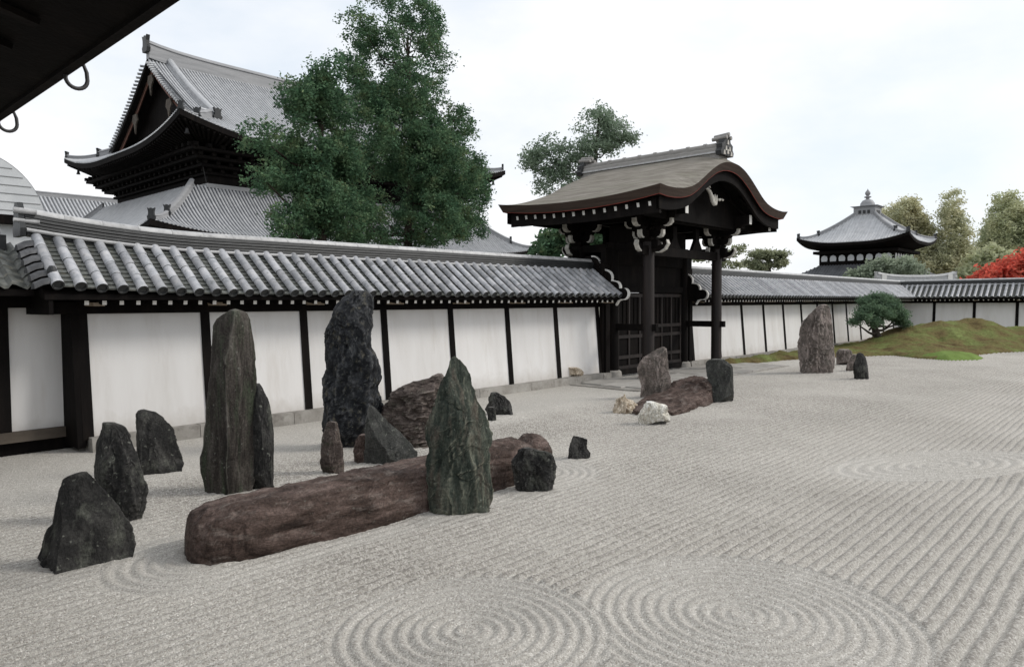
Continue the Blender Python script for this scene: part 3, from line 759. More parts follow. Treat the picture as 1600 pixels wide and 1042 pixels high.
    for s in (-1, 1):
        x = GX+s*PX
        bm('side_tie_beam', x-0.07, x+0.07, YF_-0.32, YR_+0.32, 1.55, 1.76)
        bm('side_head_beam', x-0.085, x+0.085, YF_-0.38, YR_+0.38, 4.12, 4.36)
        bm('top_plate', x-0.13, x+0.13, GY0+0.7, GY1-0.7, 5.02, 5.26)
        bm('sleeve_panel', min(x, GX+s*(PX+0.62)), max(x, GX+s*(PX+0.62)), YM_-0.06, YM_+0.06, 0.12, 3.7)
        bm('sleeve_post', GX+s*(PX+0.42)-0.11, GX+s*(PX+0.42)+0.11, YM_-0.13, YM_+0.13, 0.1, 3.4)
    bm('threshold', GX-PX, GX+PX, YM_-0.14, YM_+0.14, 0.05, 0.24)
    bm('lintel_panel', GX-PX, GX+PX, YM_-0.03, YM_+0.03, 3.0, 3.7)
    bm('lintel', GX-PX, GX+PX, YM_-0.12, YM_+0.12, 2.78, 3.0)
    bm('cross_beam', GX-PX-0.2, GX+PX+0.2, GY0+1.15, GY0+1.35, 4.95, 5.2)
    bm('rainbow_beam', GX-PX, GX+PX, YM_-0.12, YM_+0.12, 4.2, 4.95)
    # two closed door leaves with rails, panels and posts
    for s in (-1, 1):
        x0, x1 = (GX-PX+0.2, GX-0.01) if s < 0 else (GX+0.01, GX+PX-0.2)
        bd = MB(); bd.box(x0, x1, YM_-0.03, YM_+0.03, 0.25, 2.77); door = part('door', bd, M['wood'], root)
        for z in (0.28, 0.62, 1.30, 1.62, 2.68):
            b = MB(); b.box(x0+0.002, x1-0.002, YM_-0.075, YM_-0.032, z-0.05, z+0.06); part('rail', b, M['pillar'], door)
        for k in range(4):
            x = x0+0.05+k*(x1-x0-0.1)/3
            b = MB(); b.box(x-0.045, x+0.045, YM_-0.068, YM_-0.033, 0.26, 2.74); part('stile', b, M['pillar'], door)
        for k in range(9):
            x = x0+0.15+k*(x1-x0-0.3)/8
            b = MB(); b.box(x-0.022, x+0.022, YM_-0.06, YM_-0.034, 1.70, 2.60); part('slat', b, M['wood'], door)
    # bracket clusters: crossed arms with white painted, curved ends
    def arm(x, y, z, ax, L, h=0.25, w=0.13):
        """one bracket arm along axis ax with curved undersides and painted ends"""
        pr = [(-L,z+h),(L,z+h),(L,z+h*0.45),(L*0.86,z+h*0.12),(L*0.62,z),(-L*0.62,z),(-L*0.86,z+h*0.12),(-L,z+h*0.45)]
        b = MB()
        if ax == 'x': b.prism([(x+a, c) for a, c in pr], 'y', y-w/2, y+w/2)
        else: b.prism([(y+a, c) for a, c in pr], 'x', x-w/2, x+w/2)
        o = part('bracket_arm', b, M['wood'], root)
        for s in (-1, 1):   # painted curved end, a thin shell 4 mm proud
            e = MB(); G = []
            for a, c in ((L*1.005,z+h*0.97),(L*1.005,z+h*0.45),(L*0.90,z+h*0.10-0.004),(L*0.74,z-0.006)):
                p = []
                for q, d in ((-1, 0.0), (1, 0.0), (1, 0.075), (-1, 0.075)):
                    aa = s*(a-d); cc = c+d*0.4; t = q*(w/2+0.004)
                    p.append((x+aa, y+t, cc) if ax == 'x' else (x+t, y+aa, cc))
                G.append(p)
            e.grid(np.array(G), True); part('painted_end', e, M['carved'], o)
    def block(x, y, z, s=0.12):
        b = MB(); b.hexa([(x-s*.7,y-s*.7,z),(x+s*.7,y-s*.7,z),(x+s*.7,y+s*.7,z),(x-s*.7,y+s*.7,z),(x-s,y-s,z+0.07),(x+s,y-s,z+0.07),(x+s,y+s,z+0.07),(x-s,y+s,z+0.07)])
        b.box(x-s*0.995, x+s*0.995, y-s*0.995, y+s*0.995, z+0.071, z+0.13); part('bracket_block', b, M['wood'], root)
    for y in (YF_, YR_):
        for s in (-1, 1):
            x = GX+s*PX
            block(x, y, 4.34, 0.24)
            arm(x, y, 4.44, 'x', 0.55); arm(x, y, 4.445, 'y', 0.55)
            for d in (-0.42, 0, 0.42):
                block(x+d, y, 4.68); 
                if d: block(x, y+d, 4.68)
            arm(x, y, 4.78, 'x', 0.85); arm(x, y, 4.785, 'y', 0.85)
            for d in (-0.7, 0.7): block(x+d, y, 5.0); block(x, y+d, 5.0)
            # nosings: upturned carved beam ends below the brackets
            for ax, sg in (('x', s), ('x', -s), ('y', -1 if y == YF_ else 1)):
                pr = [(0.1,4.02),(0.42,4.0),(0.60,4.08),(0.70,4.24),(0.66,4.34),(0.56,4.24),(0.40,4.20),(0.1,4.22)]
                b = MB()
                if ax == 'x': b.prism([(x+sg*a, c) for a, c in pr], 'y', y-0.07, y+0.07)
                else: b.prism([(y+sg*a, c) for a, c in pr], 'x', x-0.07, x+0.07)
                o = part('beam_nosing', b, M['wood'], root)
                b = MB(); e = [(0.30,3.985),(0.44,3.985),(0.62,4.07),(0.73,4.24),(0.68,4.37),(0.665,4.33),(0.69,4.24),(0.59,4.10),(0.42,4.015),(0.30,4.015)]
                if ax == 'x': b.prism([(x+sg*a, c) for a, c in e], 'y', y-0.075, y+0.075)
                else: b.prism([(y+sg*a, c) for a, c in e], 'x', x-0.075, x+0.075)
                part('painted_end', b, M['carved'], o)
    # struts filling the space between the bracket tiers above the beams
    for y in (YF_, YR_):
        for x in (GX-0.75, GX+0.75):
            b = MB(); b.prism([(x-0.35,4.21),(x+0.35,4.21),(x+0.12,4.55),(x+0.12,4.94),(x-0.12,4.94),(x-0.12,4.55)], 'y', y-0.06, y+0.06); part('frog_leg_strut', b, M['wood'], root)
    bm('tie_plate', GX-PX-0.9, GX+PX+0.9, YF_-0.1, YF_+0.1, 5.13, 5.3)
    bm('tie_plate', GX-PX-0.9, GX+PX+0.9, YR_-0.1, YR_+0.1, 5.13, 5.3)
    return root
gate()

# ------------------------------------------------------------------ stone paving in front of the gate
pv = MB(); pv.box(17.0, 27.4, 10.85, 13.3, -0.2, 0.012)
pav = tag(link('pavement', make_mesh('pavement', pv, M['stone'])), 'stone paved landing in front of the gate', kind='structure')
yy = 10.87
while yy < 13.2:
    d = random.choice((0.5, 0.62, 0.75)); d = min(d, 13.28-yy)
    xx = 17.0+random.uniform(0, 0.5)
    while xx < 27.2:
        w = random.uniform(0.8, 1.7); w = min(w, 27.35-xx)
        if w < 0.25: break
        b = MB(); h_ = 0.05+random.uniform(-0.006, 0.006); g = 0.012
        b.hexa([(xx+g,yy+g,0.0),(xx+w-g,yy+g,0.0),(xx+w-g,yy+d-g,0.0),(xx+g,yy+d-g,0.0),(xx+g*1.8,yy+g*1.8,h_),(xx+w-g*1.8,yy+g*1.8,h_+random.uniform(-.004,.004)),(xx+w-g*1.8,yy+d-g*1.8,h_),(xx+g*1.8,yy+d-g*1.8,h_)])
        part('paving_stone', b, M['paving'], pav); xx += w
    yy += d

# ------------------------------------------------------------------ tiled temple roofs
class HipRoof:
    def __init__(s, x0, x1, y0, y1, f, sweep, span, decay):
        s.x0, s.x1, s.y0, s.y1, s.f, s.sw, s.span, s.dec = x0, x1, y0, y1, f, sweep, span, decay
    def P(s, side, a, d):
        a = np.asarray(a, float); d = np.asarray(d, float)
        lo, hi = (s.x0, s.x1) if side in 'fb' else (s.y0, s.y1)
        c = np.clip(1-np.minimum(a-lo, hi-a)/s.span, 0, 1)
        z = s.f(d)+s.sw*c**2.2*np.exp(-d/s.dec)
        a, d, z = np.broadcast_arrays(a, d, z)
        if side == 'f': return np.stack([a, s.y0+d, z], -1)
        if side == 'b': return np.stack([a, s.y1-d, z], -1)
        if side == 'l': return np.stack([s.x0+d, a, z], -1)
        return np.stack([s.x1-d, a, z], -1)
    def surface(s, side, dmax, na=90, nt=14):
        lo, hi = (s.x0, s.x1) if side in 'fb' else (s.y0, s.y1)
        A = np.linspace(lo, hi, na); t = np.linspace(0, 1, nt)
        D = np.array([dmax(a) for a in A])
        G = s.P(side, np.repeat(A[:, None], nt, 1), D[:, None]*t[None, :])
        return MB().grid(G)
    def ribs(s, side, dmax, pitch, w, h, nt=12):
        lo, hi = (s.x0, s.x1) if side in 'fb' else (s.y0, s.y1)
        mb = MB(); k = int((hi-lo-0.3)/pitch)
        along = np.array([1,0,0]) if side in 'fb' else np.array([0,1,0])
        out = {'f':(0,-1,0),'b':(0,1,0),'l':(-1,0,0),'r':(1,0,0)}[side]; out = np.array(out, float)
        for j in range(k+1):
            a = lo+0.15+j*(hi-lo-0.3)/k; D = dmax(a)
            if D < 0.25: continue
            L = s.P(side, a, np.linspace(0, D, nt)); L[0] += out*0.06
            G = []
            for p in L:
                G.append([p-along*w/2, p-along*w*0.36+np.array([0,0,h*0.75]), p+np.array([0,0,h]), p+along*w*0.36+np.array([0,0,h*0.75]), p+along*w/2])
            G = np.array(G); mb.grid(G); mb.add(G[0]-np.array([0,0,0.02]), [(0,1,2,3,4)])
        return mb
    def soffit(s, side, drop, inner, zin, na=60):
        lo, hi = (s.x0, s.x1) if side in 'fb' else (s.y0, s.y1)
        A = np.linspace(lo, hi, na); E = s.P(side, A, np.zeros(na)); mb = MB()
        B = E-np.array([0,0,drop]); I = []
        for a, p in zip(A, B):
            ai = min(max(a, lo+inner), hi-inner)
            q = {'f':(ai, s.y0+inner, zin), 'b':(ai, s.y1-inner, zin), 'l':(s.x0+inner, ai, zin), 'r':(s.x1-inner, ai, zin)}[side]
            I.append(q)
        mb.grid(np.array([E-np.array([0,0,0.03]), B, np.array(I)])); return mb

def ridge_bar(path, w, h, base=-0.1):
    """ridge of stacked tiles following a path, round cap on top"""
    path = np.asarray(path, float); mb = MB(); G = []
    for i in range(len(path)):
        d = path[min(i+1, len(path)-1)]-path[max(i-1, 0)]; r = np.array([d[1], -d[0], 0]); r /= np.linalg.norm(r)+1e-9
        p = path[i]; Z = np.array([0,0,1.0])
        G.append([p-r*w/2+Z*base, p-r*w*0.42+Z*h*0.7, p-r*w*0.55+Z*h*0.72, p-r*w*0.45+Z*h*0.86, p-r*w*0.2+Z*h, p+r*w*0.2+Z*h, p+r*w*0.45+Z*h*0.86, p+r*w*0.55+Z*h*0.72, p+r*w*0.42+Z*h*0.7, p+r*w/2+Z*base])
    mb.grid(np.array(G), True); n = 10
    mb.add(G[0], [tuple(range(n-1,-1,-1))]); mb.add(G[-1], [tuple(range(n))])
    return mb
def oni(c, d, w, h, t):
    """ridge-end ornament: shouldered plate with horns, facing direction d"""
    c = np.array(c, float); d = np.array(d, float); d /= np.linalg.norm(d); r = np.array([d[1], -d[0], 0])
    pr = [(-.5,-.35),(-.62,-.05),(-.42,.12),(-.40,.45),(-.56,.82),(-.30,.66),(-.10,.80),(.10,.80),(.30,.66),(.56,.82),(.40,.45),(.42,.12),(.62,-.05),(.5,-.35)]
    mb = MB(); n = len(pr)
    V = [c+r*a*w+np.array([0,0,b*h])+d*e for e in (-t/2, t/2) for a, b in pr]
    mb.add(V, [(i, (i+1) % n, n+(i+1) % n, n+i) for i in range(n)]+[tuple(range(n-1,-1,-1)), tuple(range(n, 2*n))])
    return mb

def great_hall():
    x0, x1, y0, y1 = 28.2, 71.0, 66.4, 99.0
    xc, yc = (x0+x1)/2, (y0+y1)/2
    root = thing('temple_hall', 'huge two-tiered temple hall with grey tiled hip-and-gable roof at upper left', 'temple', (xc, yc, 0))
    f = lambda d: 18.2+0.48*d+0.0112*np.asarray(d)**2
    R = HipRoof(x0, x1, y0, y1, f, 1.9, 13, 3.6)
    xg, xv = 33.5, 31.8                       # gable wall, verge of the upper roof
    H = yc-y0
    dl = min(xg-x0, 99)
    def dfront(a):
        m = min(a-x0, x1-a)
        return m if m < xv-x0 else H
    def dside(a):
        m = min(a-y0, y1-a); return min(m, dl)
    roof = None
    b = R.surface('f', dfront, 160); roof = part('upper_roof', b, M['tilefard'], root, 50)
    for sd_, dm in (('b', dfront), ('l', dside), ('r', dside)):
        part('roof_slope', R.surface(sd_, dm, 120), M['tilefard'], roof, 50)
    for sd_, dm in (('f', dfront), ('l', dside)):
        part('roof_tiles', R.ribs(sd_, dm, 0.36, 0.20, 0.13), M['tilefar'], roof, 45, kind='stuff')
    for sd_ in 'fblr': part('eave_soffit', R.soffit(sd_, 0.55, 4.6, 17.0), M['wood'], roof)
    # verge of the upper gable: underside, barge boards and outward tiles
    for xs_, s in ((xv, 1), (x1-(xv-x0), -1)):
        for sy in (-1, 1):
            ds = np.linspace(dl-0.3, H, 16)
            P0 = np.stack([np.full(16, xs_), (yc-sy*(H-ds)), f(ds)], -1)
            G = [P0+np.array([0,0,0.05]), P0-np.array([0,0,0.5])]
            b = MB(); b.grid(np.array(G)); G2 = [P0-np.array([0,0,0.5]), P0-np.array([-s*1.7,0,0.9])]; b.grid(np.array(G2))
            part('verge_soffit', b, M['wood'], roof)
            Q = P0+np.array([s*0.55,0,-0.55]); b = MB()
            b.grid(np.array([Q, Q-np.array([0,0,0.75]), Q-np.array([-s*0.12,0,0.75]), Q+np.array([s*0.12,0,0])])); part('barge_board', b, M['bargewood'], roof)
            Q = P0+np.array([s*0.50,0,-1.2]); b = MB(); b.grid(np.array([Q, Q-np.array([0,0,0.22])])); part('barge_moulding', b, M['redwood'], roof)
            b = MB()
            for d in np.arange(dl+0.2, H-0.4, 0.40):
                p = np.array([xs_, yc-sy*(H-d), float(f(d))]); b.tube([p+np.array([-s*0.42,0,-0.02]), p+np.array([s*0.5,0,0.08])], 0.13, 7)
            part('verge_tiles', b, M['tilefar'], roof, 45, kind='stuff')
        # gable wall with pendant carvings
        hb = H-dl-0.2; xw = xg if s > 0 else x1-(xg-x0)
        b = MB(); b.prism([(yc-hb, f(dl)-0.6), (yc+hb, f(dl)-0.6), (yc+0.2, f(H)-0.8), (yc-0.2, f(H)-0.8)], 'x', xw, xw+s*0.2); part('gable_wall', b, M['wood'], root)
        for dy, z in ((0.0, f(H)-2.6), (-4.6, f(H)-6.0), (4.6, f(H)-6.0)):
            b = MB(); b.prism([(yc+dy-0.5,z+0.9),(yc+dy-0.75,z+0.2),(yc+dy-0.3,z-0.2),(yc+dy,z-1.3),(yc+dy+0.3,z-0.2),(yc+dy+0.75,z+0.2),(yc+dy+0.5,z+0.9)], 'x', xv+s*0.25 if s > 0 else xs_-0.4, xv+s*0.4 if s > 0 else xs_-0.25); part('gable_pendant', b, M['sill'], root)
    # main ridge with upturned ends
    t = np.linspace(-1, 1, 31)
    path = np.stack([xc+t*(xc-xv-0.1), np.full(31, yc), f(H)+0.55*np.abs(t)**6+0.0*t], -1)
    part('main_ridge', ridge_bar(path, 0.9, 1.45, -0.5), M['ridgefar'], root, 30)
    for s in (-1, 1): part('ridge_end_ornament', oni((xc+s*(xc-xv+0.05), yc, float(f(H))+1.2), (s,0,0), 1.1, 1.5, 0.4), M['noshi'], root)
    # descending ridges and hip ridges
    for sx in (0, 1):
        for sd_ in 'fb':
            xr = xg+0.6 if sx == 0 else x1-(xg-x0)-0.6
            ds = np.linspace(H-0.5, 5.0, 14)
            P = R.P(sd_, np.full(14, xr), ds)
            part('descending_ridge', ridge_bar(P, 0.6, 0.85), M['tilefar'], root, 30)
            e = P[-1]; dirv = (P[-1]-P[-2])*np.array([1,1,0]); part('ridge_end_ornament', oni(e+np.array([0,0,0.3]), dirv, 0.75, 1.0, 0.35), M['noshi'], root)
            # hip ridge to the corner in two stages
            m = np.linspace(dl-0.1, 2.9, 10); a = x0+m if sx == 0 else x1-m
            P = R.P(sd_, a, m); part('hip_ridge', ridge_bar(P, 0.55, 0.8), M['ridgefar'], root, 30)
            dirv = (P[-1]-P[-2])*np.array([1,1,0]); part('ridge_end_ornament', oni(P[-1]+np.array([0,0,0.3]), dirv, 0.65, 0.95, 0.3), M['noshi'], root)
            m = np.linspace(3.0, 0.25, 8); a = x0+m if sx == 0 else x1-m
            P = R.P(sd_, a, m); part('hip_ridge', ridge_bar(P, 0.42, 0.5), M['ridgefar'], root, 30)
            part('ridge_end_ornament', oni(P[-1]+np.array([0,0,0.2]), dirv, 0.5, 0.8, 0.25), M['noshi'], root)
            b = MB(); c = P[-1]; b.lathe([(0.0,0.0),(0.12,-0.02),(0.16,-0.3),(0.24,-0.5)], c+np.array([0.9 if sx == 0 else -0.9, 0.9 if sd_ == 'f' else -0.9, -1.35]), 10); b.tube([c+np.array([0.9 if sx == 0 else -0.9, 0.9 if sd_ == 'f' else -0.9, -1.35]), c+np.array([0.9 if sx == 0 else -0.9, 0.9 if sd_ == 'f' else -0.9, -0.7])], 0.03, 5)
            part('wind_bell', b, M['iron'], root)
            # little crossing ridge at the gable foot
            m2 = np.linspace(xg-x0+0.6, dl-0.9, 6); a = (x0+m2 if sx == 0 else x1-m2)
            P = R.P(sd_, a, np.full(6, dl+0.3)); part('gable_foot_ridge', ridge_bar(P, 0.5, 0.6), M['tilefar'], root, 30)
    # upper body with stepped brackets
    bx0, bx1, by0, by1 = x0+4.4, x1-4.4, y0+4.2, y1-4.2
    b = MB(); b.box(bx0, bx1, by0, by1, 11.0, 17.2); part('upper_body', b, M['wood'], root)
    for k in range(4):
        g = 0.35+0.75*k; z = 15.2+0.62*k
        b = MB(); b.box(bx0-g, bx1+g, by0-g, by1+g, z, z+0.26); part('bracket_tier', b, M['wood'], root)
        b = MB()
        for x in np.arange(bx0-g+0.3, bx1+g, 1.3): b.box(x-0.2, x+0.2, by0-g-0.25, by0-g+0.3, z+0.262, z+0.6)
        for y in np.arange(by0-g+0.3, by1+g, 1.3): b.box(bx0-g-0.25, bx0-g+0.3, y-0.2, y+0.2, z+0.262, z+0.6)
        part('bracket_blocks', b, M['wood'], root, kind='stuff')
    # rafters under the eaves
    b = MB()
    for a in np.arange(x0+0.5, x1-0.4, 0.55):
        e = R.P('f', a, 0.0)-np.array([0,-0.15,0.66]); ai = min(max(a, bx0), bx1); b.beam(e, (ai, by0-0.2, 16.9), 0.2, 0.24)
    for a in np.arange(y0+0.5, y1-0.4, 0.55):
        e = R.P('l', a, 0.0)-np.array([-0.15,0,0.66]); ai = min(max(a, by0), by1); b.beam(e, (bx0-0.2, ai, 16.9), 0.2, 0.24)
    part('eave_rafters', b, M['wood'], root, kind='stuff')
    # skirt roof of the lower tier
    LX0, LX1, LY0, LY1 = 24.6, 74.6, 64.2, 101.2
    D = by0-LY0
    f2 = lambda d: 8.75+0.50*d+0.050*np.asarray(d)**2
    R2 = HipRoof(LX0, LX1, LY0, LY1, f2, 1.0, 10, 2.5)
    dmx = lambda a: min(a-LX0, LX1-a, D); dmy = lambda a: min(a-LY0, LY1-a, D)
    low = part('lower_roof', R2.surface('f', dmx, 120, 8), M['tilelow'], root, 50)
    for sd_, dm in (('b', dmx), ('l', dmy), ('r', dmy)): part('roof_slope', R2.surface(sd_, dm, 100, 8), M['tilelow'], low, 50)
    for sd_, dm in (('f', dmx), ('l', dmy), ('r', dmy)): part('roof_tiles', R2.ribs(sd_, dm, 0.36, 0.20, 0.13, 8), M['tilefar'], low, 45, kind='stuff')
    for sd_ in 'fblr': part('eave_soffit', R2.soffit(sd_, 0.5, 3.6, 8.3), M['wood'], low)
    for sx in (0, 1):
        for sd_ in 'fb':
            for m, w, h in ((np.linspace(D, 2.4, 9), 0.5, 0.65), (np.linspace(2.4, 0.2, 7), 0.4, 0.45)):
                a = LX0+m if sx == 0 else LX1-m; P = R2.P(sd_, a, m)
                part('hip_ridge', ridge_bar(P, w, h), M['ridgefar'], low, 30)
                dirv = (P[-1]-P[-2])*np.array([1,1,0]); part('ridge_end_ornament', oni(P[-1]+np.array([0,0,0.25]), dirv, 0.55, 0.85, 0.28), M['noshi'], low)
    b = MB(); b.box(bx0-0.15, bx1+0.15, by0-0.15, by1+0.15, float(f2(D))-0.05, float(f2(D))+0.35); part('roof_top_course', b, M['ridgefar'], low)
    b = MB(); b.box(LX0+3.4, LX1-3.4, LY0+3.2, LY1-3.2, 0.0, 8.8); part('lower_body', b, M['plaster'], root)
    for x in np.linspace(LX0+3.4, LX1-3.4, 9):
        b = MB(); b.box(x-0.35, x+0.35, LY0+3.0, LY0+3.6, 0.0, 8.75); part('pillar', b, M['wood'], root)
    # thin drop rod from the eave to the hip below
    b = MB(); b.tube([(30.6,68.9,19.4),(32.3,70.3,14.4)], 0.035, 5); part('drop_rod', b, M['iron'], root)
    return root
great_hall()

def tower_hall():
    cx, cy = 84.8, 25.2; s = 5.55
    root = thing('tower_hall', 'small square two-tiered hall with pyramid roof and finial beyond the far corner', 'temple', (cx, cy, 0))
    f = lambda d: 8.6+0.48*d+0.050*np.asarray(d)**2
    R = HipRoof(cx-s, cx+s, cy-s, cy+s, f, 0.75, 4.5, 1.4)
    dm = lambda a: min(a-(cx-s), cx+s-a); dn = lambda a: min(a-(cy-s), cy+s-a)
    up = part('upper_roof', R.surface('f', dm, 49, 12), M['tilefar'], root, 50)
    for sd_, d in (('b', dm), ('l', dn), ('r', dn)): part('roof_slope', R.surface(sd_, d, 49, 12), M['tilefar'], up, 50)
    for sd_, d in (('f', dm), ('l', dn)): part('roof_tiles', R.ribs(sd_, d, 0.3, 0.15, 0.07, 9), M['tilefar'], up, 45, kind='stuff')
    for sd_ in 'fblr': part('eave_soffit', R.soffit(sd_, 0.3, 2.3, 7.75, 30), M['wood'], up)
    for sx in (0, 1):
        for sd_ in 'fb':
            for m, w, h in ((np.linspace(s-0.7, 1.7, 12), 0.3, 0.34), (np.linspace(1.7, 0.15, 6), 0.24, 0.24)):
                a = cx-s+m if sx == 0 else cx+s-m; P = R.P(sd_, a, m); part('hip_ridge', ridge_bar(P, w, h), M['ridgefar'], up, 30)
                dv = (P[-1]-P[-2])*np.array([1,1,0]); part('ridge_end_ornament', oni(P[-1]+np.array([0,0,0.1]), dv, 0.34, 0.5, 0.2), M['noshi'], up)
    # square finial base, cap and jewel
    zt = 11.6
    b = MB(); b.box(cx-1.1, cx+1.1, cy-1.1, cy+1.1, zt, zt+1.0); fin = part('finial_base', b, M['ridgefar'], root)
    for sy in (-1, 1):
        for dx in (-0.45, 0.0, 0.45):
            b = MB(); b.box(cx+dx-0.14, cx+dx+0.14, cy+sy*1.11-0.02, cy+sy*1.11+0.02, zt+0.3, zt+0.66); part('relief', b, M['noshi'], fin)
            b = MB(); b.box(cx+sy*1.11-0.02, cx+sy*1.11+0.02, cy+dx-0.14, cy+dx+0.14, zt+0.3, zt+0.66); part('relief', b, M['noshi'], fin)
    b = MB(); b.hexa([(cx-1.15,cy-1.15,zt+0.99),(cx+1.15,cy-1.15,zt+0.99),(cx+1.15,cy+1.15,zt+0.99),(cx-1.15,cy+1.15,zt+0.99),(cx-1.4,cy-1.4,zt+1.12),(cx+1.4,cy-1.4,zt+1.12),(cx+1.4,cy+1.4,zt+1.12),(cx-1.4,cy+1.4,zt+1.12)]); part('finial_cap', b, M['ridgefar'], root)
    b = MB(); b.lathe([(0.0,3.1),(0.1,2.9),(0.26,2.7),(0.27,2.5),(0.12,2.3),(0.36,2.22),(0.36,2.14),(0.15,2.06),(0.2,1.95),(0.52,1.8),(0.72,1.5),(0.76,1.22),(0.95,1.12)], (cx,cy,zt), 16); part('finial_jewel', b, M['ridgefar'], root, 40)
    # body band with bell shaped windows
    bz0, bz1 = 6.6, 7.9; w = 3.75
    b = MB(); b.box(cx-w, cx+w, cy-w, cy+w, 5.6, bz1); part('upper_body', b, M['wood'], root)
    for k in range(8):
        t = -w+0.55+k*(2*w-1.1)/7
        pr = [(-0.3,6.75),(0.3,6.75),(0.34,7.05),(0.26,7.3),(0,7.42),(-0.26,7.3),(-0.34,7.05)]
        b = MB(); b.prism([(cy+t+a, z) for a, z in pr], 'x', cx-w-0.04, cx-w-0.01); part('window', b, M['copper'], root)
        b = MB(); b.prism([(cx+t+a, z) for a, z in pr], 'y', cy-w-0.04, cy-w-0.01); part('window', b, M['copper'], root)
    b = MB(); b.box(cx-w-0.5, cx+w+0.5, cy-w-0.5, cy+w+0.5, 7.55, 7.85); part('bracket_tier', b, M['wood'], root)
    s2 = 7.0; f2 = lambda d: 4.3+0.62*np.asarray(d)
    R2 = HipRoof(cx-s2, cx+s2, cy-s2, cy+s2, f2, 0.6, 4, 1.4)
    D = s2-w; dm = lambda a: min(a-(cx-s2), cx+s2-a, D); dn = lambda a: min(a-(cy-s2), cy+s2-a, D)
    low = part('lower_roof', R2.surface('f', dm, 40, 8), M['barkedge'], root, 50)
    for sd_, d in (('b', dm), ('l', dn), ('r', dn)): part('roof_slope', R2.surface(sd_, d, 40, 8), M['tilefard'], low, 50)
    for sd_, d in (('f', dm), ('l', dn)): part('roof_tiles', R2.ribs(sd_, d, 0.3, 0.15, 0.07, 6), M['tilefard'], low, 45, kind='stuff')
    b = MB(); b.box(cx-5, cx+5, cy-5, cy+5, 0, 4.4); part('lower_body', b, M['wood'], root)
tower_hall()

def long_roof(name, label, xa, xb, y0, yc, z0, z1, body_z, rib=0.5, sweep=0.5, mat='tilefar'):
    """plain gabled building seen mostly as roof"""
    root = thing(name, label, 'building', ((xa+xb)/2, yc, 0))
    H = yc-y0; f = lambda d: z0+(z1-z0)*(0.8*np.asarray(d)/H+0.2*(np.asarray(d)/H)**2)
    R = HipRoof(xa, xb, y0, 2*yc-y0, f, 0.0, 5, 2)
    dm = lambda a: H
    rf = part('roof', R.surface('f', dm, 30, 8), M['tilefard'], root, 50); part('roof_slope', R.surface('b', dm, 30, 8), M['tilefard'], rf, 50)
    part('roof_tiles', R.ribs('f', dm, rib, rib*0.55, rib*0.3, 8), M[mat], rf, 45, kind='stuff')
    t = np.linspace(-1, 1, 15)
    part('ridge', ridge_bar(np.stack([(xa+xb)/2+t*(xb-xa)/2, np.full(15, yc), z1+sweep*np.abs(t)**3-0.05], -1), 0.6, 0.65, -0.3), M['ridgefar'], rf, 30)
    for s in (-1, 1): part('ridge_end_ornament', oni(((xa+xb)/2+s*(xb-xa)/2, yc, z1+0.3+sweep), (s,0,0), 0.5, 0.6, 0.3), M['noshi'], rf)
    b = MB(); b.prism([(y0+1.2,0),(2*yc-y0-1.2,0),(2*yc-y0-1.2,body_z),(yc,z1-0.5),(y0+1.2,body_z)], 'x', xa+0.6, xb-0.6); part('body', b, M['plaster'], root)
    return root
long_roof('long_hall', 'long low grey tiled roof far behind the great hall at left', 14.0, 62.0, 110.0, 119.0, 12.2, 18.0, 11.6, 0.5, 0.3)
def small_roof():
    root = thing('garden_building', 'small tiled roof ridge with pale upturned ends peeping over the far corner wall', 'building', (64.6,15.5,-0.35))
    root.rotation_euler = (0,0,radians(-45))
    b = MB(); b.prism([(-2.2,3.1),(0,4.35),(2.2,3.1),(1.9,3.0),(1.9,0),(-1.9,0),(-1.9,3.0)], 'x', -3.1, 3.1); part('body', b, M['tilefar'], root, local=True)
    t = np.linspace(-1, 1, 15); b = ridge_bar(np.stack([t*3.2, np.zeros(15), 4.25+0.28*np.abs(t)**3], -1), 0.4, 0.62, -0.2); part('ridge', b, M['ridgetile'], root, 30, local=True)
    for s in (-1, 1): part('ridge_end_ornament', oni((s*3.2,0,4.75), (s,0,0), 0.35, 0.5, 0.2), M['ridgetile'], root, local=True)
    for s in (-1, 1):
        b = MB(); b.box(s*2.7-0.18, s*2.7+0.18, -0.26, 0.26, 4.2, 4.95); part('ridge_block', b, M['white'], root, local=True)
small_roof()

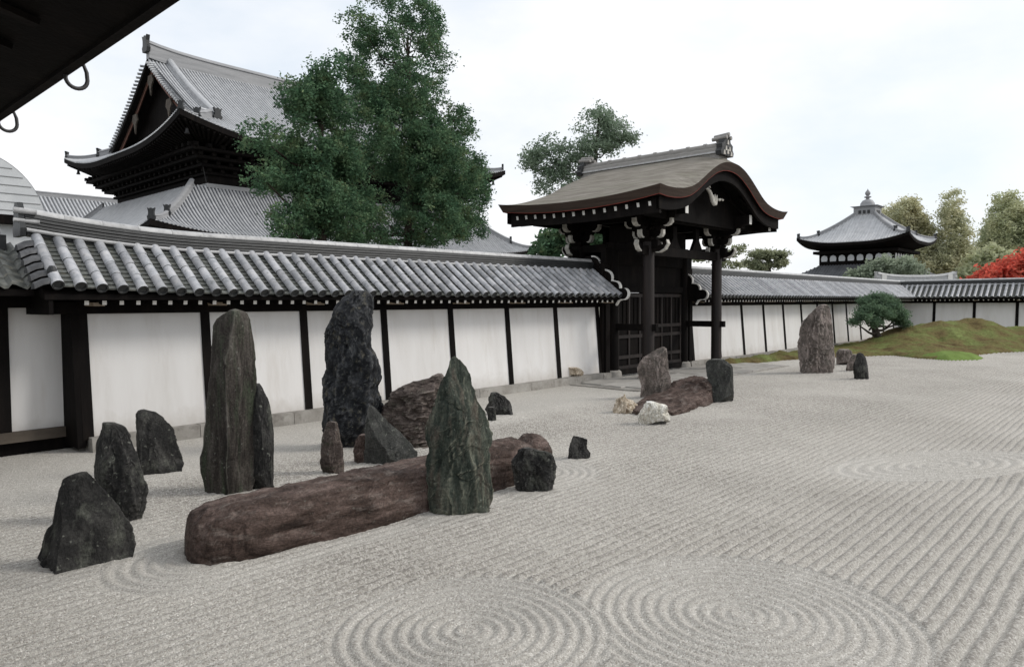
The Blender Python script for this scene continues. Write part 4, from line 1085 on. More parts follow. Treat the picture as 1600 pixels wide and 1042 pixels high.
def porch():
    """rounded sheet-metal roof of a porch seen at the left edge"""
    root = thing('porch_roof', 'pale rounded sheet-clad roof with seams at the far left edge above the wall', 'building', (6.0,40.5,0))
    cx, cy = 6.4, 40.5; W_, zt, ze = 3.42, 9.1, 6.35
    nx_ = 30; rows = []
    def prof(u): return ze+(zt-ze)*(1-np.abs(u)**2.6)**0.62
    us = np.sin(np.linspace(-pi/2, pi/2, 41))
    ys_ = np.linspace(cy-3.2, cy+6, 3)
    b = MB(); b.grid(np.array([[(cx+u*W_, y, float(prof(u))) for u in us] for y in ys_])); roof = part('roof', b, M['copper'], root, 60)
    b = MB(); b.prism([(cx+u*W_, float(prof(u))-0.02) for u in us], 'y', cy-3.19, cy-3.15); part('gable_sheet', b, M['copper'], roof)
    for k in range(7):
        z = ze+0.2+k*0.36
        uu = [u for u in us if float(prof(u)) >= z]
        b = MB(); b.box(cx+W_*min(uu), cx+W_*max(uu), cy-3.215, cy-3.19, z, z+0.03); part('seam', b, M['ridgefar'], roof)
    b = MB(); b.tube([(cx,cy-3.3,zt+0.1),(cx,cy+6,zt+0.1)], 0.22, 10); part('ridge_roll', b, M['ridgefar'], root, 40)
    part('ridge_end_ornament', oni((cx-0.2,cy-3.3,zt+0.3), (0,-1,0), 0.8, 1.0, 0.3), M['noshi'], root)
    b = MB(); b.box(cx-W_-0.1, cx+W_+0.1, cy-3.2, cy+6, ze-0.35, ze+0.02); part('eave_board', b, M['wood'], root)
    b = MB(); b.box(cx-2.9, cx+2.6, cy-2.6, cy+6, 0, ze-0.3); part('body', b, M['wood'], root)
    b = MB(); b.box(cx-W_, cx+W_-0.2, cy-2.7, cy-2.62, 4.9, ze-0.36); part('frieze_panel', b, M['copper'], root)
porch()

# ------------------------------------------------------------------ stones
ROCKS = {
    'left1':([2.12,7.65,0.0],[(-0.116,-0.384,0.178),(0.04,-0.384,0.49),(0.149,-0.375,0.48),(0.284,-0.291,0.462),(0.365,-0.208,0.438),(0.527,-0.157,0.37),(0.689,-0.118,0.276),(0.823,-0.074,0.185),(0.89,-0.018,0.128),(0.909,0.036,0.089)]),
    'left2':([2.99,8.84,0.0],[(-0.055,-0.128,0.05),(0.033,-0.174,0.24),(0.18,-0.267,0.289),(0.343,-0.32,0.287),(0.474,-0.339,0.242),(0.637,-0.334,0.198),(0.767,-0.324,0.153),(0.864,-0.279,0.114),(0.962,-0.254,0.084),(1.059,-0.241,0.032),(1.108,-0.214,-0.079)]),
    'left3':([4.22,11.02,0.0],[(-0.063,-0.179,0.05),(0.063,-0.28,0.378),(0.231,-0.284,0.328),(0.441,-0.283,0.25),(0.65,-0.277,0.193),(0.818,-0.26,0.093),(0.893,-0.225,-0.03),(0.91,-0.195,-0.112)]),
    'tall1':([4.36,9.06,0.0],[(-0.019,-0.262,0.309),(0.037,-0.298,0.311),(0.298,-0.38,0.334),(0.446,-0.381,0.337),(0.595,-0.315,0.34),(0.928,-0.27,0.34),(1.297,-0.232,0.347),(1.664,-0.198,0.347),(1.921,-0.174,0.341),(2.177,-0.139,0.321),(2.268,-0.101,0.301),(2.352,0.065,0.273),(2.374,0.091,0.157)]),
    'tall1b':([4.75,8.95,0.0],[(-0.019,-0.15,0.178),(0.323,-0.162,0.17),(0.702,-0.162,0.165),(1.08,-0.154,0.135),(1.269,-0.143,0.082),(1.401,-0.084,0.01)]),
    'black':([7.19,10.53,0.0],[(-0.128,-0.098,0.094),(0.032,-0.302,0.271),(0.192,-0.363,0.401),(0.448,-0.385,0.563),(0.704,-0.387,0.63),(0.8,-0.379,0.616),(0.928,-0.383,0.554),(1.023,-0.388,0.539),(1.071,-0.406,0.603),(1.182,-0.405,0.643),(1.31,-0.384,0.622),(1.469,-0.375,0.57),(1.596,-0.357,0.524),(1.691,-0.355,0.468),(1.882,-0.336,0.449),(2.008,-0.303,0.457),(2.198,-0.237,0.466),(2.356,-0.177,0.461),(2.482,-0.074,0.457),(2.576,0.069,0.439),(2.633,0.149,0.37)]),
    'smallpost':([5.9,9.0,0.0],[(0.0,-0.178,0.168),(0.149,-0.157,0.17),(0.365,-0.14,0.154),(0.5,-0.125,0.13),(0.634,-0.101,0.113),(0.715,-0.081,0.101),(0.742,-0.041,0.08)]),
    'pyr':([6.84,8.85,0.0],[(-0.043,-0.443,0.548),(0.214,-0.417,0.409),(0.328,-0.41,0.325),(0.442,-0.394,0.214),(0.585,-0.378,0.116),(0.699,-0.371,-0.009),(0.813,-0.361,-0.149),(0.898,-0.346,-0.219),(0.932,-0.317,-0.261)]),
    'mass':([8.06,9.78,0.0],[(-0.032,-0.674,0.614),(0.259,-0.622,0.617),(0.583,-0.537,0.62),(0.776,-0.487,0.609),(0.905,-0.341,0.603),(1.001,-0.179,0.598),(1.097,0.111,0.592),(1.161,0.288,0.583),(1.209,0.353,0.545)]),
    'foot':([6.59,9.23,0.0],[(0.0,-0.083,0.074),(0.172,-0.123,0.104),(0.344,-0.093,0.135),(0.43,-0.034,0.108)]),
    'green':([5.68,6.23,0.0],[(-0.095,-0.2,-0.022),(-0.032,-0.241,0.167),(0.063,-0.25,0.544),(0.158,-0.26,0.565),(0.284,-0.238,0.562),(0.495,-0.25,0.547),(0.705,-0.261,0.517),(0.873,-0.267,0.503),(1.02,-0.241,0.487),(1.124,-0.209,0.467),(1.271,-0.166,0.406),(1.396,-0.123,0.355),(1.5,-0.091,0.303),(1.625,-0.038,0.253),(1.729,-0.016,0.191),(1.802,0.005,0.13),(1.84,0.032,0.088)]),
    'cut':([7.08,6.14,0.0],[(-0.023,-0.119,0.045),(0.016,-0.188,0.208),(0.075,-0.223,0.278),(0.216,-0.257,0.274),(0.357,-0.268,0.267),(0.451,-0.221,0.221),(0.522,-0.186,0.14),(0.569,-0.128,-0.011)]),
    'tiny':([9.04,6.88,0.0],[(-0.023,-0.083,0.114),(0.011,-0.189,0.156),(0.091,-0.181,0.184),(0.175,-0.167,0.156),(0.246,-0.158,0.128),(0.303,-0.144,0.1),(0.345,-0.11,-0.054)]),
    'far':([11.51,10.93,0.0],[(-0.0,-0.16,0.291),(0.138,-0.297,0.245),(0.296,-0.257,0.183),(0.415,-0.225,0.058),(0.494,-0.216,-0.099)]),
    'far2':([10.74,10.46,0.0],[(-0.0,-0.056,0.092),(0.119,-0.093,0.085),(0.231,-0.099,0.075),(0.287,-0.084,0.057)]),
    'gr':([15.94,9.82,0.0],[(-0.051,-0.23,-0.026),(0.013,-0.251,0.28),(0.14,-0.269,0.496),(0.397,-0.295,0.483),(0.653,-0.334,0.443),(0.806,-0.347,0.417),(0.908,-0.297,0.409),(1.036,-0.221,0.396),(1.163,-0.145,0.383),(1.265,-0.068,0.372),(1.316,0.046,0.326),(1.334,0.122,0.224)]),
    'gg':([16.36,8.18,0.0],[(-0.042,-0.126,0.045),(0.012,-0.224,0.216),(0.11,-0.273,0.361),(0.233,-0.286,0.356),(0.478,-0.3,0.339),(0.723,-0.321,0.327),(0.87,-0.339,0.295),(0.943,-0.34,0.209),(1.017,-0.316,0.135),(1.061,-0.231,0.074)]),
    'wh':([12.48,7.76,0.0],[(-0.04,-0.194,0.027),(0.03,-0.245,0.248),(0.131,-0.235,0.398),(0.232,-0.215,0.367),(0.333,-0.175,0.357),(0.393,-0.135,0.307),(0.454,-0.075,0.106)]),
    'wh2':([13.41,9.02,0.0],[(-0.022,-0.237,0.13),(0.067,-0.259,0.296),(0.178,-0.237,0.307),(0.245,-0.226,0.251),(0.313,-0.208,0.129),(0.379,-0.038,0.118),(0.435,-0.004,0.073)]),
    'big':([25.23,8.99,0.0],[(-0.0,-0.495,0.561),(0.176,-0.607,0.569),(0.505,-0.622,0.576),(0.779,-0.641,0.55),(1.052,-0.683,0.53),(1.326,-0.62,0.515),(1.544,-0.579,0.507),(1.762,-0.533,0.493),(1.98,-0.383,0.479),(2.143,-0.276,0.46),(2.306,-0.087,0.376),(2.372,0.049,0.267)]),
    'sm1':([24.25,7.31,0.0],[(0.0,-0.251,0.24),(0.137,-0.227,0.228),(0.34,-0.22,0.215),(0.543,-0.208,0.171),(0.695,-0.185,0.128),(0.796,-0.161,0.041),(0.822,-0.126,-0.035)]),
    'sm2':([26.65,8.36,0.0],[(0.0,-0.201,0.124),(0.225,-0.187,0.149),(0.449,-0.107,0.202),(0.589,0.003,0.256)]),
    'sm3':([29.0,9.4,0.0],[(0.0,-0.288,0.173),(0.197,-0.291,0.324),(0.443,-0.276,0.339),(0.554,-0.203,0.257),(0.603,-0.112,0.164)]),
    'pinerock':([43.47,12.67,0.0],[(0.0,-0.434,0.375),(0.225,-0.348,0.281),(0.405,-0.081,0.188)]),
    'wallstone':([17.46,13.52,0.2],[(-0.0,-0.295,0.315),(0.135,-0.286,0.305),(0.216,-0.267,0.23),(0.275,-0.2,0.122)]),
}
FH = np.array([cos(PSI), sin(PSI), 0.0]); RH = np.array([sin(PSI), -cos(PSI), 0.0])
def rockmat(name, stops, speck, scale=2.2, stretch=(1,1,0.6), bump=0.9, bscale=14, rough=0.7, lichen=0.5):
    """mottled stone: broad colour, crust patches, fine grain, worn edges with painted highlights and lichen dots"""
    m = material(name, stops, scale*1.6, rough, bump, bscale, stretch, spec=0.14, bdist=0.03, speck=speck, coord='World', bdetail=9, distort=0.8, detail=10)
    nt = m.node_tree; b = [n for n in nt.nodes if n.type == 'BSDF_PRINCIPLED'][0]
    src = b.inputs['Base Color'].links[0].from_socket
    g = nd(nt, 'ShaderNodeNewGeometry')
    # fine grain
    n = nd(nt, 'ShaderNodeTexNoise'); n.inputs['Scale'].default_value = 38; n.inputs['Detail'].default_value = 6; n.inputs['Roughness'].default_value = 0.7
    nt.links.new(g.outputs['Position'], n.inputs['Vector'])
    mr = nd(nt, 'ShaderNodeMapRange'); mr.inputs[1].default_value = 0.3; mr.inputs[2].default_value = 0.7; mr.inputs[3].default_value = 0.45; mr.inputs[4].default_value = 1.6
    nt.links.new(n.outputs['Fac'], mr.inputs[0])
    hv = nd(nt, 'ShaderNodeHueSaturation'); nt.links.new(src, hv.inputs['Color']); nt.links.new(mr.outputs[0], hv.inputs['Value'])
    # paler edges: wear plus highlights painted into the colour
    e = nd(nt, 'ShaderNodeMapRange'); e.inputs[1].default_value = 0.51; e.inputs[2].default_value = 0.585; e.inputs[4].default_value = 0.7
    nt.links.new(g.outputs['Pointiness'], e.inputs[0])
    top = stops[-1][1]; m1 = nd(nt, 'ShaderNodeMix', data_type='RGBA'); m1.inputs[7].default_value = (*[min(1, c*1.5) for c in top], 1)
    nt.links.new(e.outputs[0], m1.inputs[0]); nt.links.new(hv.outputs[0], m1.inputs[6])
    # lichen dots
    n2 = nd(nt, 'ShaderNodeTexNoise'); n2.inputs['Scale'].default_value = 21; n2.inputs['Detail'].default_value = 3
    nt.links.new(g.outputs['Position'], n2.inputs['Vector'])
    l = nd(nt, 'ShaderNodeMapRange'); l.inputs[1].default_value = 0.66; l.inputs[2].default_value = 0.72; l.inputs[4].default_value = lichen
    nt.links.new(n2.outputs['Fac'], l.inputs[0])
    m2 = nd(nt, 'ShaderNodeMix', data_type='RGBA'); m2.inputs[7].default_value = (0.24, 0.25, 0.215, 1)
    nt.links.new(l.outputs[0], m2.inputs[0]); nt.links.new(m1.outputs[2], m2.inputs[6])
    nt.links.new(m2.outputs[2], b.inputs['Base Color'])
    return m
RM = {
 'dark': rockmat('dark_slate_stone', [(0.3,(0.0084,0.0084,0.0084)),(0.5,(0.021,0.0204,0.0198)),(0.62,(0.042,0.0408,0.0384)),(0.78,(0.09,0.087,0.081))], ((0.11,0.115,0.095), 4.5, 0.53, 0.66, 0.6)),
 'tall': rockmat('brown_grey_schist', [(0.28,(0.015,0.0135,0.012)),(0.48,(0.04125,0.03525,0.03075)),(0.62,(0.0825,0.0735,0.0645)),(0.8,(0.18,0.1688,0.15))], ((0.055,0.072,0.045), 3, 0.5, 0.68, 0.8), 2.0, (2.2,2.2,0.35)),
 'black': rockmat('black_pitted_stone', [(0.3,(0.0048,0.0054,0.0066)),(0.5,(0.015,0.0162,0.0186)),(0.62,(0.0372,0.039,0.042)),(0.78,(0.102,0.105,0.108))], ((0.13,0.12,0.09), 9, 0.56, 0.72, 0.7), 3.2, (1,1,0.8), 1.0, 12),
 'green': rockmat('green_schist', [(0.28,(0.012,0.016,0.013)),(0.46,(0.033,0.041,0.033)),(0.6,(0.07,0.079,0.063)),(0.78,(0.19,0.19,0.145))], ((0.09,0.075,0.06), 3.0, 0.5, 0.64, 0.8), 2.4, (2.0,2.0,0.5)),
 'red': rockmat('red_brown_chert', [(0.28,(0.018,0.012,0.010)),(0.46,(0.058,0.040,0.033)),(0.62,(0.108,0.077,0.066)),(0.8,(0.20,0.155,0.137))], ((0.21,0.18,0.16), 6, 0.54, 0.7, 0.6), 2.4, (0.45,1.2,1.8), lichen=0.25),
 'brown': rockmat('brown_layered_stone', [(0.28,(0.02625,0.021,0.018)),(0.48,(0.06375,0.0495,0.0435)),(0.62,(0.1125,0.09,0.07875)),(0.8,(0.195,0.165,0.1462))], ((0.05,0.052,0.035), 4, 0.52, 0.7, 0.7), 2.2, (1,1,1.8)),
 'pink': rockmat('weathered_pink_grey_stone', [(0.28,(0.0392,0.0336,0.03024)),(0.46,(0.1064,0.0896,0.0784)),(0.6,(0.2016,0.168,0.1512)),(0.8,(0.3808,0.3248,0.2968))], ((0.07,0.065,0.055), 6, 0.5, 0.68, 0.7), 2.6),
 'grey': rockmat('grey_green_stone', [(0.28,(0.018,0.0186,0.0174)),(0.48,(0.042,0.0426,0.0396)),(0.62,(0.069,0.069,0.0636)),(0.8,(0.12,0.12,0.111))], ((0.05,0.055,0.045), 8, 0.52, 0.7, 0.6), 3.0),
 'tan': rockmat('tan_limestone', [(0.28,(0.16,0.115,0.075)),(0.48,(0.36,0.29,0.21)),(0.62,(0.50,0.43,0.34)),(0.8,(0.62,0.57,0.49))], ((0.14,0.095,0.06), 7, 0.55, 0.72, 0.7), 3.0),
 'pale': rockmat('pale_quartz_stone', [(0.28,(0.34,0.29,0.22)),(0.46,(0.55,0.52,0.45)),(0.62,(0.66,0.64,0.58)),(0.8,(0.72,0.70,0.66))], ((0.30,0.21,0.13), 4, 0.55, 0.72, 0.75), 2.4),
}
def polar(rng, K, sharp):
    """convex polygon radius function -> flat faces"""
    ang = np.sort(rng.uniform(0, 2*pi, K)*0.35+np.arange(K)*2*pi/K*1.0)
    dist = rng.uniform(0.78, 1.0, K)
    def fn(th):
        r = np.full(th.shape, 1.35)
        for a, d in zip(ang, dist):
            c = np.cos(th-a); v = np.where(c > 0.12, d/np.maximum(c, 0.12), 9); 
            r = np.minimum(r, v)
        return r*sharp+(1-sharp)
    return fn
def stone(key, name, label, mat, depth=0.8, seed=1, K=7, amp=0.06, nscale=2.2, strata=(1,1,0.5), sink=0.18, sharp=0.85, ridged=0.5, lean=0.0, nz=110, na=100, chops=16, cuts=()):
    B, rows = ROCKS[key]; B = np.array(B, float)
    rng = np.random.default_rng(seed)
    rows = sorted(rows); zs = np.array([r[0] for r in rows]); l = np.array([r[1] for r in rows]); r_ = np.array([r[2] for r in rows])
    keep = zs > 0.03
    if keep.sum() >= 3: zs, l, r_ = zs[keep], l[keep], r_[keep]
    ztop = zs[-1]
    Zs = np.concatenate([[-sink], np.linspace(0, ztop, nz)])
    Li = np.interp(Zs, zs, l); Ri = np.interp(Zs, zs, r_)
    # gentle smoothing keeps the outline but loses straight steps
    ker = np.array([0,1,2,1,0])/4
    for arr in (Li, Ri):
        p = np.pad(arr, 2, mode='edge'); arr[:] = np.convolve(p, ker, 'valid')
    hw = np.maximum((Ri-Li)/2, 0.012); c = (Ri+Li)/2
    p = np.pad(hw, 12, mode='edge'); hs = np.convolve(p, np.ones(25)/25, 'valid')
    dep = depth*np.minimum(hs, hw*1.25+0.01)
    th = np.linspace(0, 2*pi, na, endpoint=False)
    fa, fb_, fc = polar(rng, K, sharp), polar(rng, K, sharp), polar(rng, max(5, K-1), sharp)
    V = []
    for i, z in enumerate(Zs):
        t = np.clip(z/ztop, 0, 1)
        if t < 0.55: w = t/0.55; rr = fa(th)*(1-w)+fb_(th)*w
        else: w = (t-.55)/.45; rr = fb_(th)*(1-w)+fc(th)*w
        cx, sx = rr*np.cos(th), rr*np.sin(th)
        mxv, mnv = cx.max(), cx.min()
        cx = (cx-(mxv+mnv)/2)/((mxv-mnv)/2); sx = sx/np.abs(sx).max()
        P = B[None, :]+RH[None, :]*(c[i]+hw[i]*cx)[:, None]+FH[None, :]*(dep[i]*sx+lean*z)[:, None]
        P[:, 2] = B[2]+z
        V.append(P)
    V = np.array(V)
    # break flat faces off the block, mostly on the sides that face the viewer or away
    flat = V.reshape(-1, 3); size = float(np.median(hw)); mid = flat.mean(0)
    for k in range(chops):
        n_ = rng.normal(size=3)*np.array([1,1,0.55]); n_ /= np.linalg.norm(n_)
        side = abs(n_@RH)
        pr = (flat-mid)@n_; top_ = np.quantile(pr, 0.995)
        cut = top_-size*rng.uniform(0.10, 0.34)*(1-0.75*side**2)
        over = np.maximum(pr-cut, 0)*np.clip((1-(flat[:, 2]-B[2])/ztop)/0.3, 0.1, 1)
        flat -= (over*0.96)[:, None]*n_[None, :]
    for r1, c1, u1, dp in cuts:      # the big faces one can name: right, towards viewer, up, depth of cut
        n_ = RH*r1-FH*c1+np.array([0,0,u1]); n_ /= np.linalg.norm(n_); pr = (flat-mid)@n_
        flat -= (np.maximum(pr-(np.quantile(pr, 0.995)-size*dp), 0)*0.97)[:, None]*n_[None, :]
    V = flat.reshape(V.shape)
    # hold the outline: spread every course back to its own width
    uu = (V-B[None, None, :])@RH; lo_, hi_ = uu.min(1, keepdims=True), uu.max(1, keepdims=True)
    un = Li[:, None]+(uu-lo_)/np.maximum(hi_-lo_, 1e-4)*(Ri-Li)[:, None]
    V = V+(un-uu)[:, :, None]*RH[None, None, :]
    ctr = V.mean(1, keepdims=True); out = V-ctr; out[:, :, 2] = 0
    nrm = out/(np.linalg.norm(out, axis=2, keepdims=True)+1e-6)
    flat = V.reshape(-1, 3); q = flat*np.array(strata)*nscale/max(size, 0.12)*0.5
    n1 = fbm(q, seed*13, 7, gain=0.58); n2 = 1-np.abs(fbm(q*1.7+3.1, seed*13+50, 5, gain=0.55))*2
    disp = (n1*(1-ridged)+n2*ridged*0.8)*amp*size*2.2
    # chipped ledges
    st = np.floor(fbm(q*0.8+7, seed+99, 2)*3)/3*amp*size*1.6
    n3 = fbm(q*0.75*np.array([1,1,1.6])+11, seed+3, 4); disp = disp-np.exp(-(n3/0.03)**2)*0.04*size      # open cracks
    disp = (disp+st).reshape(V.shape[:2])
    tt = np.clip(Zs/ztop, 0, 1)
    V = V+nrm*disp[:, :, None]*np.minimum(1, hw/(size*0.5))[:, None, None]
    V[:, :, 2] += (fbm(q*0.9+21, seed+7, 4)*amp*size*1.3).reshape(V.shape[:2])*(tt**0.7)[:, None]*(Zs > 0.02)[:, None]
    mb = MB(); mb.grid(V, True)
    m = len(V); top = V[-1].mean(0)+np.array([0,0,size*0.05])
    mb.add(np.vstack([V[-1], top]), [(i, (i+1) % na, na) for i in range(na)])
    o = link(name, make_mesh(name, mb, RM[mat], 28, B), None, tuple(B))
    return tag(o, label, 'stone', 'stones set in the gravel')

stone('left1', 'boulder', 'dark boulder with sharp slanted top, nearest to the lower left corner', 'dark', 0.85, 3, 5, 0.035, 1.8, ridged=0.35, sharp=0.95, cuts=[(0.72,0.6,0.33,0.95),(-0.72,0.66,0.15,0.55)])
stone('left2', 'boulder', 'dark stepped boulder between the corner boulder and the wall, lighter broken face', 'dark', 0.75, 8, 6, 0.045, 1.8, (1,1,0.6), cuts=[(0.25,0.9,0.2,0.4),(0.85,0.4,0.3,0.3),(-0.85,0.5,0.0,0.25)])
stone('left3', 'boulder', 'dark upright boulder with sloping right side, close to the left wall panel', 'dark', 0.7, 15, 6, 0.04, 1.8, cuts=[(0.7,0.65,0.25,0.5),(-0.8,0.6,0,0.35)])
stone('tall1', 'standing_stone', 'tallest brown grey slab with pale vertical streak, standing behind the long red stone', 'tall', 0.72, 21, 6, 0.04, 1.2, (0.8,0.8,0.42), ridged=0.4, cuts=[(-0.45,0.9,0.0,0.45),(0.75,0.65,0.0,0.42)])
stone('tall1b', 'standing_stone', 'narrow dark slab leaning against the right side of the tallest slab', 'dark', 0.9, 24, 6, 0.05, 1.4, (1.2,1.2,0.3))
stone('black', 'standing_stone', 'black craggy pitted pillar stone with bulging sides, in front of the wall', 'black', 0.8, 31, 7, 0.07, 1.4, (1,1,0.6), ridged=0.55, nz=150, na=130)
stone('smallpost', 'standing_stone', 'small squared post stone at the foot of the black craggy pillar', 'brown', 0.8, 35, 5, 0.05, 1.8)
stone('pyr', 'boulder', 'dark triangular stone sloping down to the right behind the long red stone', 'grey', 0.55, 38, 5, 0.045, 1.6, sharp=0.9, cuts=[(0.45,0.8,0.45,0.5)])
stone('mass', 'boulder', 'broad brown layered boulder behind the green pointed stone', 'brown', 0.8, 43, 7, 0.07, 2.0, (1,1,1.6), ridged=0.55)
stone('foot', 'boulder', 'little reddish stone between the black pillar and the dark triangular stone', 'red', 0.8, 47, 6, 0.08, 2.0)
stone('green', 'standing_stone', 'green streaked pointed stone standing across the long red stone', 'green', 0.62, 52, 7, 0.075, 1.5, (1.0,1.0,0.45), ridged=0.5, nz=140, na=120, cuts=[(-0.65,0.75,0.15,0.45),(0.72,0.66,0.2,0.5),(0.15,0.97,0.1,0.25)])
stone('cut', 'boulder', 'squat blackish stone with pale crust on top at the right end of the red stone', 'dark', 0.85, 57, 6, 0.09, 2.2, cuts=[(0.1,0.98,0.1,0.35)])
stone('tiny', 'boulder', 'small lone dark notched stone in the gravel right of the red stone', 'dark', 0.8, 61, 5, 0.10, 1.8, cuts=[(0.3,0.95,0.1,0.3)])
stone('far', 'boulder', 'small dark ridged stone near the wall, seen right of the green pointed stone', 'dark', 0.8, 65, 6, 0.10, 2.2)
stone('far2', 'boulder', 'tiny round-topped stone just left of the small ridged stone near the wall', 'dark', 0.9, 68, 7, 0.05, 1.6)
stone('gr', 'standing_stone', 'square shouldered pinkish stone with slanted top in front of the gate', 'pink', 0.75, 72, 5, 0.05, 1.6, sharp=0.95, cuts=[(-0.7,0.7,0.05,0.45),(0.5,0.85,0.05,0.35),(-0.45,0.35,0.8,0.4)])
stone('gg', 'standing_stone', 'grey green rounded slab at the foot of the right front gate pillar', 'grey', 0.6, 77, 6, 0.035, 1.6, (1.4,1.4,0.5), sharp=0.8, cuts=[(-0.25,0.95,0.05,0.35)])
stone('wh', 'boulder', 'whitish stone with brown crust lying in front of the flat reddish slab', 'pale', 0.75, 81, 6, 0.09, 2.4)
stone('wh2', 'boulder', 'knobbly tan stone at the left of the group before the gate', 'tan', 0.8, 85, 6, 0.14, 2.4)
stone('big', 'standing_stone', 'big mottled standing stone beside the garden pine and moss mound', 'pink', 0.7, 90, 7, 0.07, 2.0, ridged=0.5, cuts=[(-0.65,0.75,0.1,0.4),(0.45,0.88,0.0,0.35)])
stone('sm1', 'boulder', 'small dark upright stone in front of the far right stone group', 'dark', 0.8, 94, 6, 0.05, 1.8)
stone('sm2', 'boulder', 'small brown stone tucked behind the small dark upright stone at right', 'pink', 0.8, 97, 6, 0.05, 1.8)
stone('sm3', 'boulder', 'low stone with pale flat top just right of the big mottled standing stone', 'pink', 0.9, 101, 6, 0.05, 1.8)
stone('pinerock', 'boulder', 'little brown rock lying left of the garden pine trunk', 'brown', 0.9, 104, 6, 0.08, 1.8)
stone('wallstone', 'boulder', 'tan stone resting against the last wall panel left of the gate', 'tan', 0.55, 108, 6, 0.08, 2.0, sink=0.03)

def lying_stone(name, label, mat, path, halfw, height, seed, amp, na=96, ns=240, pw=2.8):
    """long stone lying on the gravel: superelliptic sections swept along a path"""
    path = np.array(path, float); s = np.linspace(0, 1, len(path)); S = np.linspace(0, 1, ns)
    X = np.interp(S, s, path[:, 0]); Y = np.interp(S, s, path[:, 1])
    hs = np.array(halfw, float); hh = np.array(height, float)
    HW = np.interp(S, hs[:, 0], hs[:, 1]); HH = np.interp(S, hh[:, 0], hh[:, 1])
    ker = np.hanning(5); ker /= ker.sum()
    HW = np.convolve(np.pad(HW, 2, mode='edge'), ker, 'valid'); HH = np.convolve(np.pad(HH, 2, mode='edge'), ker, 'valid')
    th = np.linspace(0, 2*pi, na, endpoint=False)
    ct, st = np.cos(th), np.sin(th)
    ex = np.sign(ct)*np.abs(ct)**(2/pw); ez = np.sign(st)*np.abs(st)**(2/pw)
    V = []
    for i in range(ns):
        d = np.array([X[min(i+1, ns-1)]-X[max(i-1, 0)], Y[min(i+1, ns-1)]-Y[max(i-1, 0)]]); d /= np.linalg.norm(d); nrm = np.array([d[1], -d[0]])
        P = np.zeros((na, 3)); P[:, 0] = X[i]+nrm[0]*HW[i]*ex; P[:, 1] = Y[i]+nrm[1]*HW[i]*ex
        zt_ = HH[i]; P[:, 2] = np.where(ez > 0, ez*zt_*0.75+zt_*0.25, zt_*0.25+ez*0.40)
        V.append(P)
    V = np.array(V); rng = np.random.default_rng(seed)
    for k in range(16):
        i0 = rng.integers(0, ns); sl_ = slice(max(0, i0-rng.integers(14, 60)), min(ns, i0+rng.integers(14, 60)))
        seg = V[sl_].reshape(-1, 3); n_ = rng.normal(size=3)*np.array([0.35,1,1]); n_[2] = abs(n_[2])*0.8; n_[1] = -abs(n_[1]) if rng.random() < 0.7 else n_[1]; n_ /= np.linalg.norm(n_)
        c_ = seg.mean(0); pr = (seg-c_)@n_; cut = np.quantile(pr, 0.99)-HW.max()*rng.uniform(0.04, 0.13)
        wgt = np.repeat(np.sin(np.linspace(0, pi, V[sl_].shape[0]))**0.6, na); seg = seg-(np.maximum(pr-cut, 0)*0.95*wgt)[:, None]*n_; V[sl_] = seg.reshape(V[sl_].shape)
    ctr = V.mean(1, keepdims=True); out = V-ctr; nr = out/(np.linalg.norm(out, axis=2, keepdims=True)+1e-6)
    size = HW.max(); q = V.reshape(-1, 3)*np.array([0.55,1,1.2])*2.0/size*0.9
    n1 = fbm(q, seed, 7, gain=0.6); n2 = 1-2*np.abs(fbm(q*1.5+4, seed+40, 5, gain=0.55)); st_ = np.floor(fbm(q*0.7+7, seed+70, 2)*3)/3
    n3 = np.exp(-(fbm(q*0.8+15, seed+9, 4)/0.04)**2)*0.35
    V = V+nr*((n1*0.6+n2*0.35+st_*0.6-n3)*amp*size).reshape(V.shape[:2])[:, :, None]
    mb = MB(); mb.grid(V, True)
    for e in (0, ns-1):
        c_ = V[e].mean(0); 
        mb.add(np.vstack([V[e], c_]), [(i, (i+1) % na, na) for i in range(na)])
    o = link(name, make_mesh(name, mb, RM[mat], 30, (X[0], Y[0], 0)), None, (X[0], Y[0], 0))
    return tag(o, label, 'stone', 'stones set in the gravel')
lying_stone('lying_stone', 'long red brown log-shaped stone lying across the gravel in the foreground', 'red',
    [(2.98,7.12),(3.6,6.93),(4.6,6.86),(5.6,6.85),(6.6,6.92),(7.4,6.86),(8.02,6.72)],
    [(0,0.06),(0.008,0.2),(0.02,0.29),(0.05,0.37),(0.1,0.41),(0.3,0.42),(0.6,0.40),(0.85,0.36),(0.96,0.32),(1,0.2)],
    [(0,0.16),(0.008,0.30),(0.02,0.38),(0.05,0.45),(0.12,0.49),(0.3,0.51),(0.55,0.53),(0.75,0.56),(0.84,0.55),(0.89,0.47),(0.94,0.58),(0.98,0.52),(1,0.34)], 201, 0.075)
lying_stone('lying_stone', 'flat reddish slab with raised right end lying before the gate', 'red',
    [(13.35,8.55),(14.2,8.5),(15.2,8.75),(16.0,8.75),(16.75,8.7)],
    [(0,0.25),(0.1,0.5),(0.4,0.62),(0.75,0.55),(1,0.4)],
    [(0,0.10),(0.1,0.17),(0.45,0.27),(0.66,0.33),(0.75,0.55),(0.9,0.62),(1,0.55)], 230, 0.10, pw=3.5)

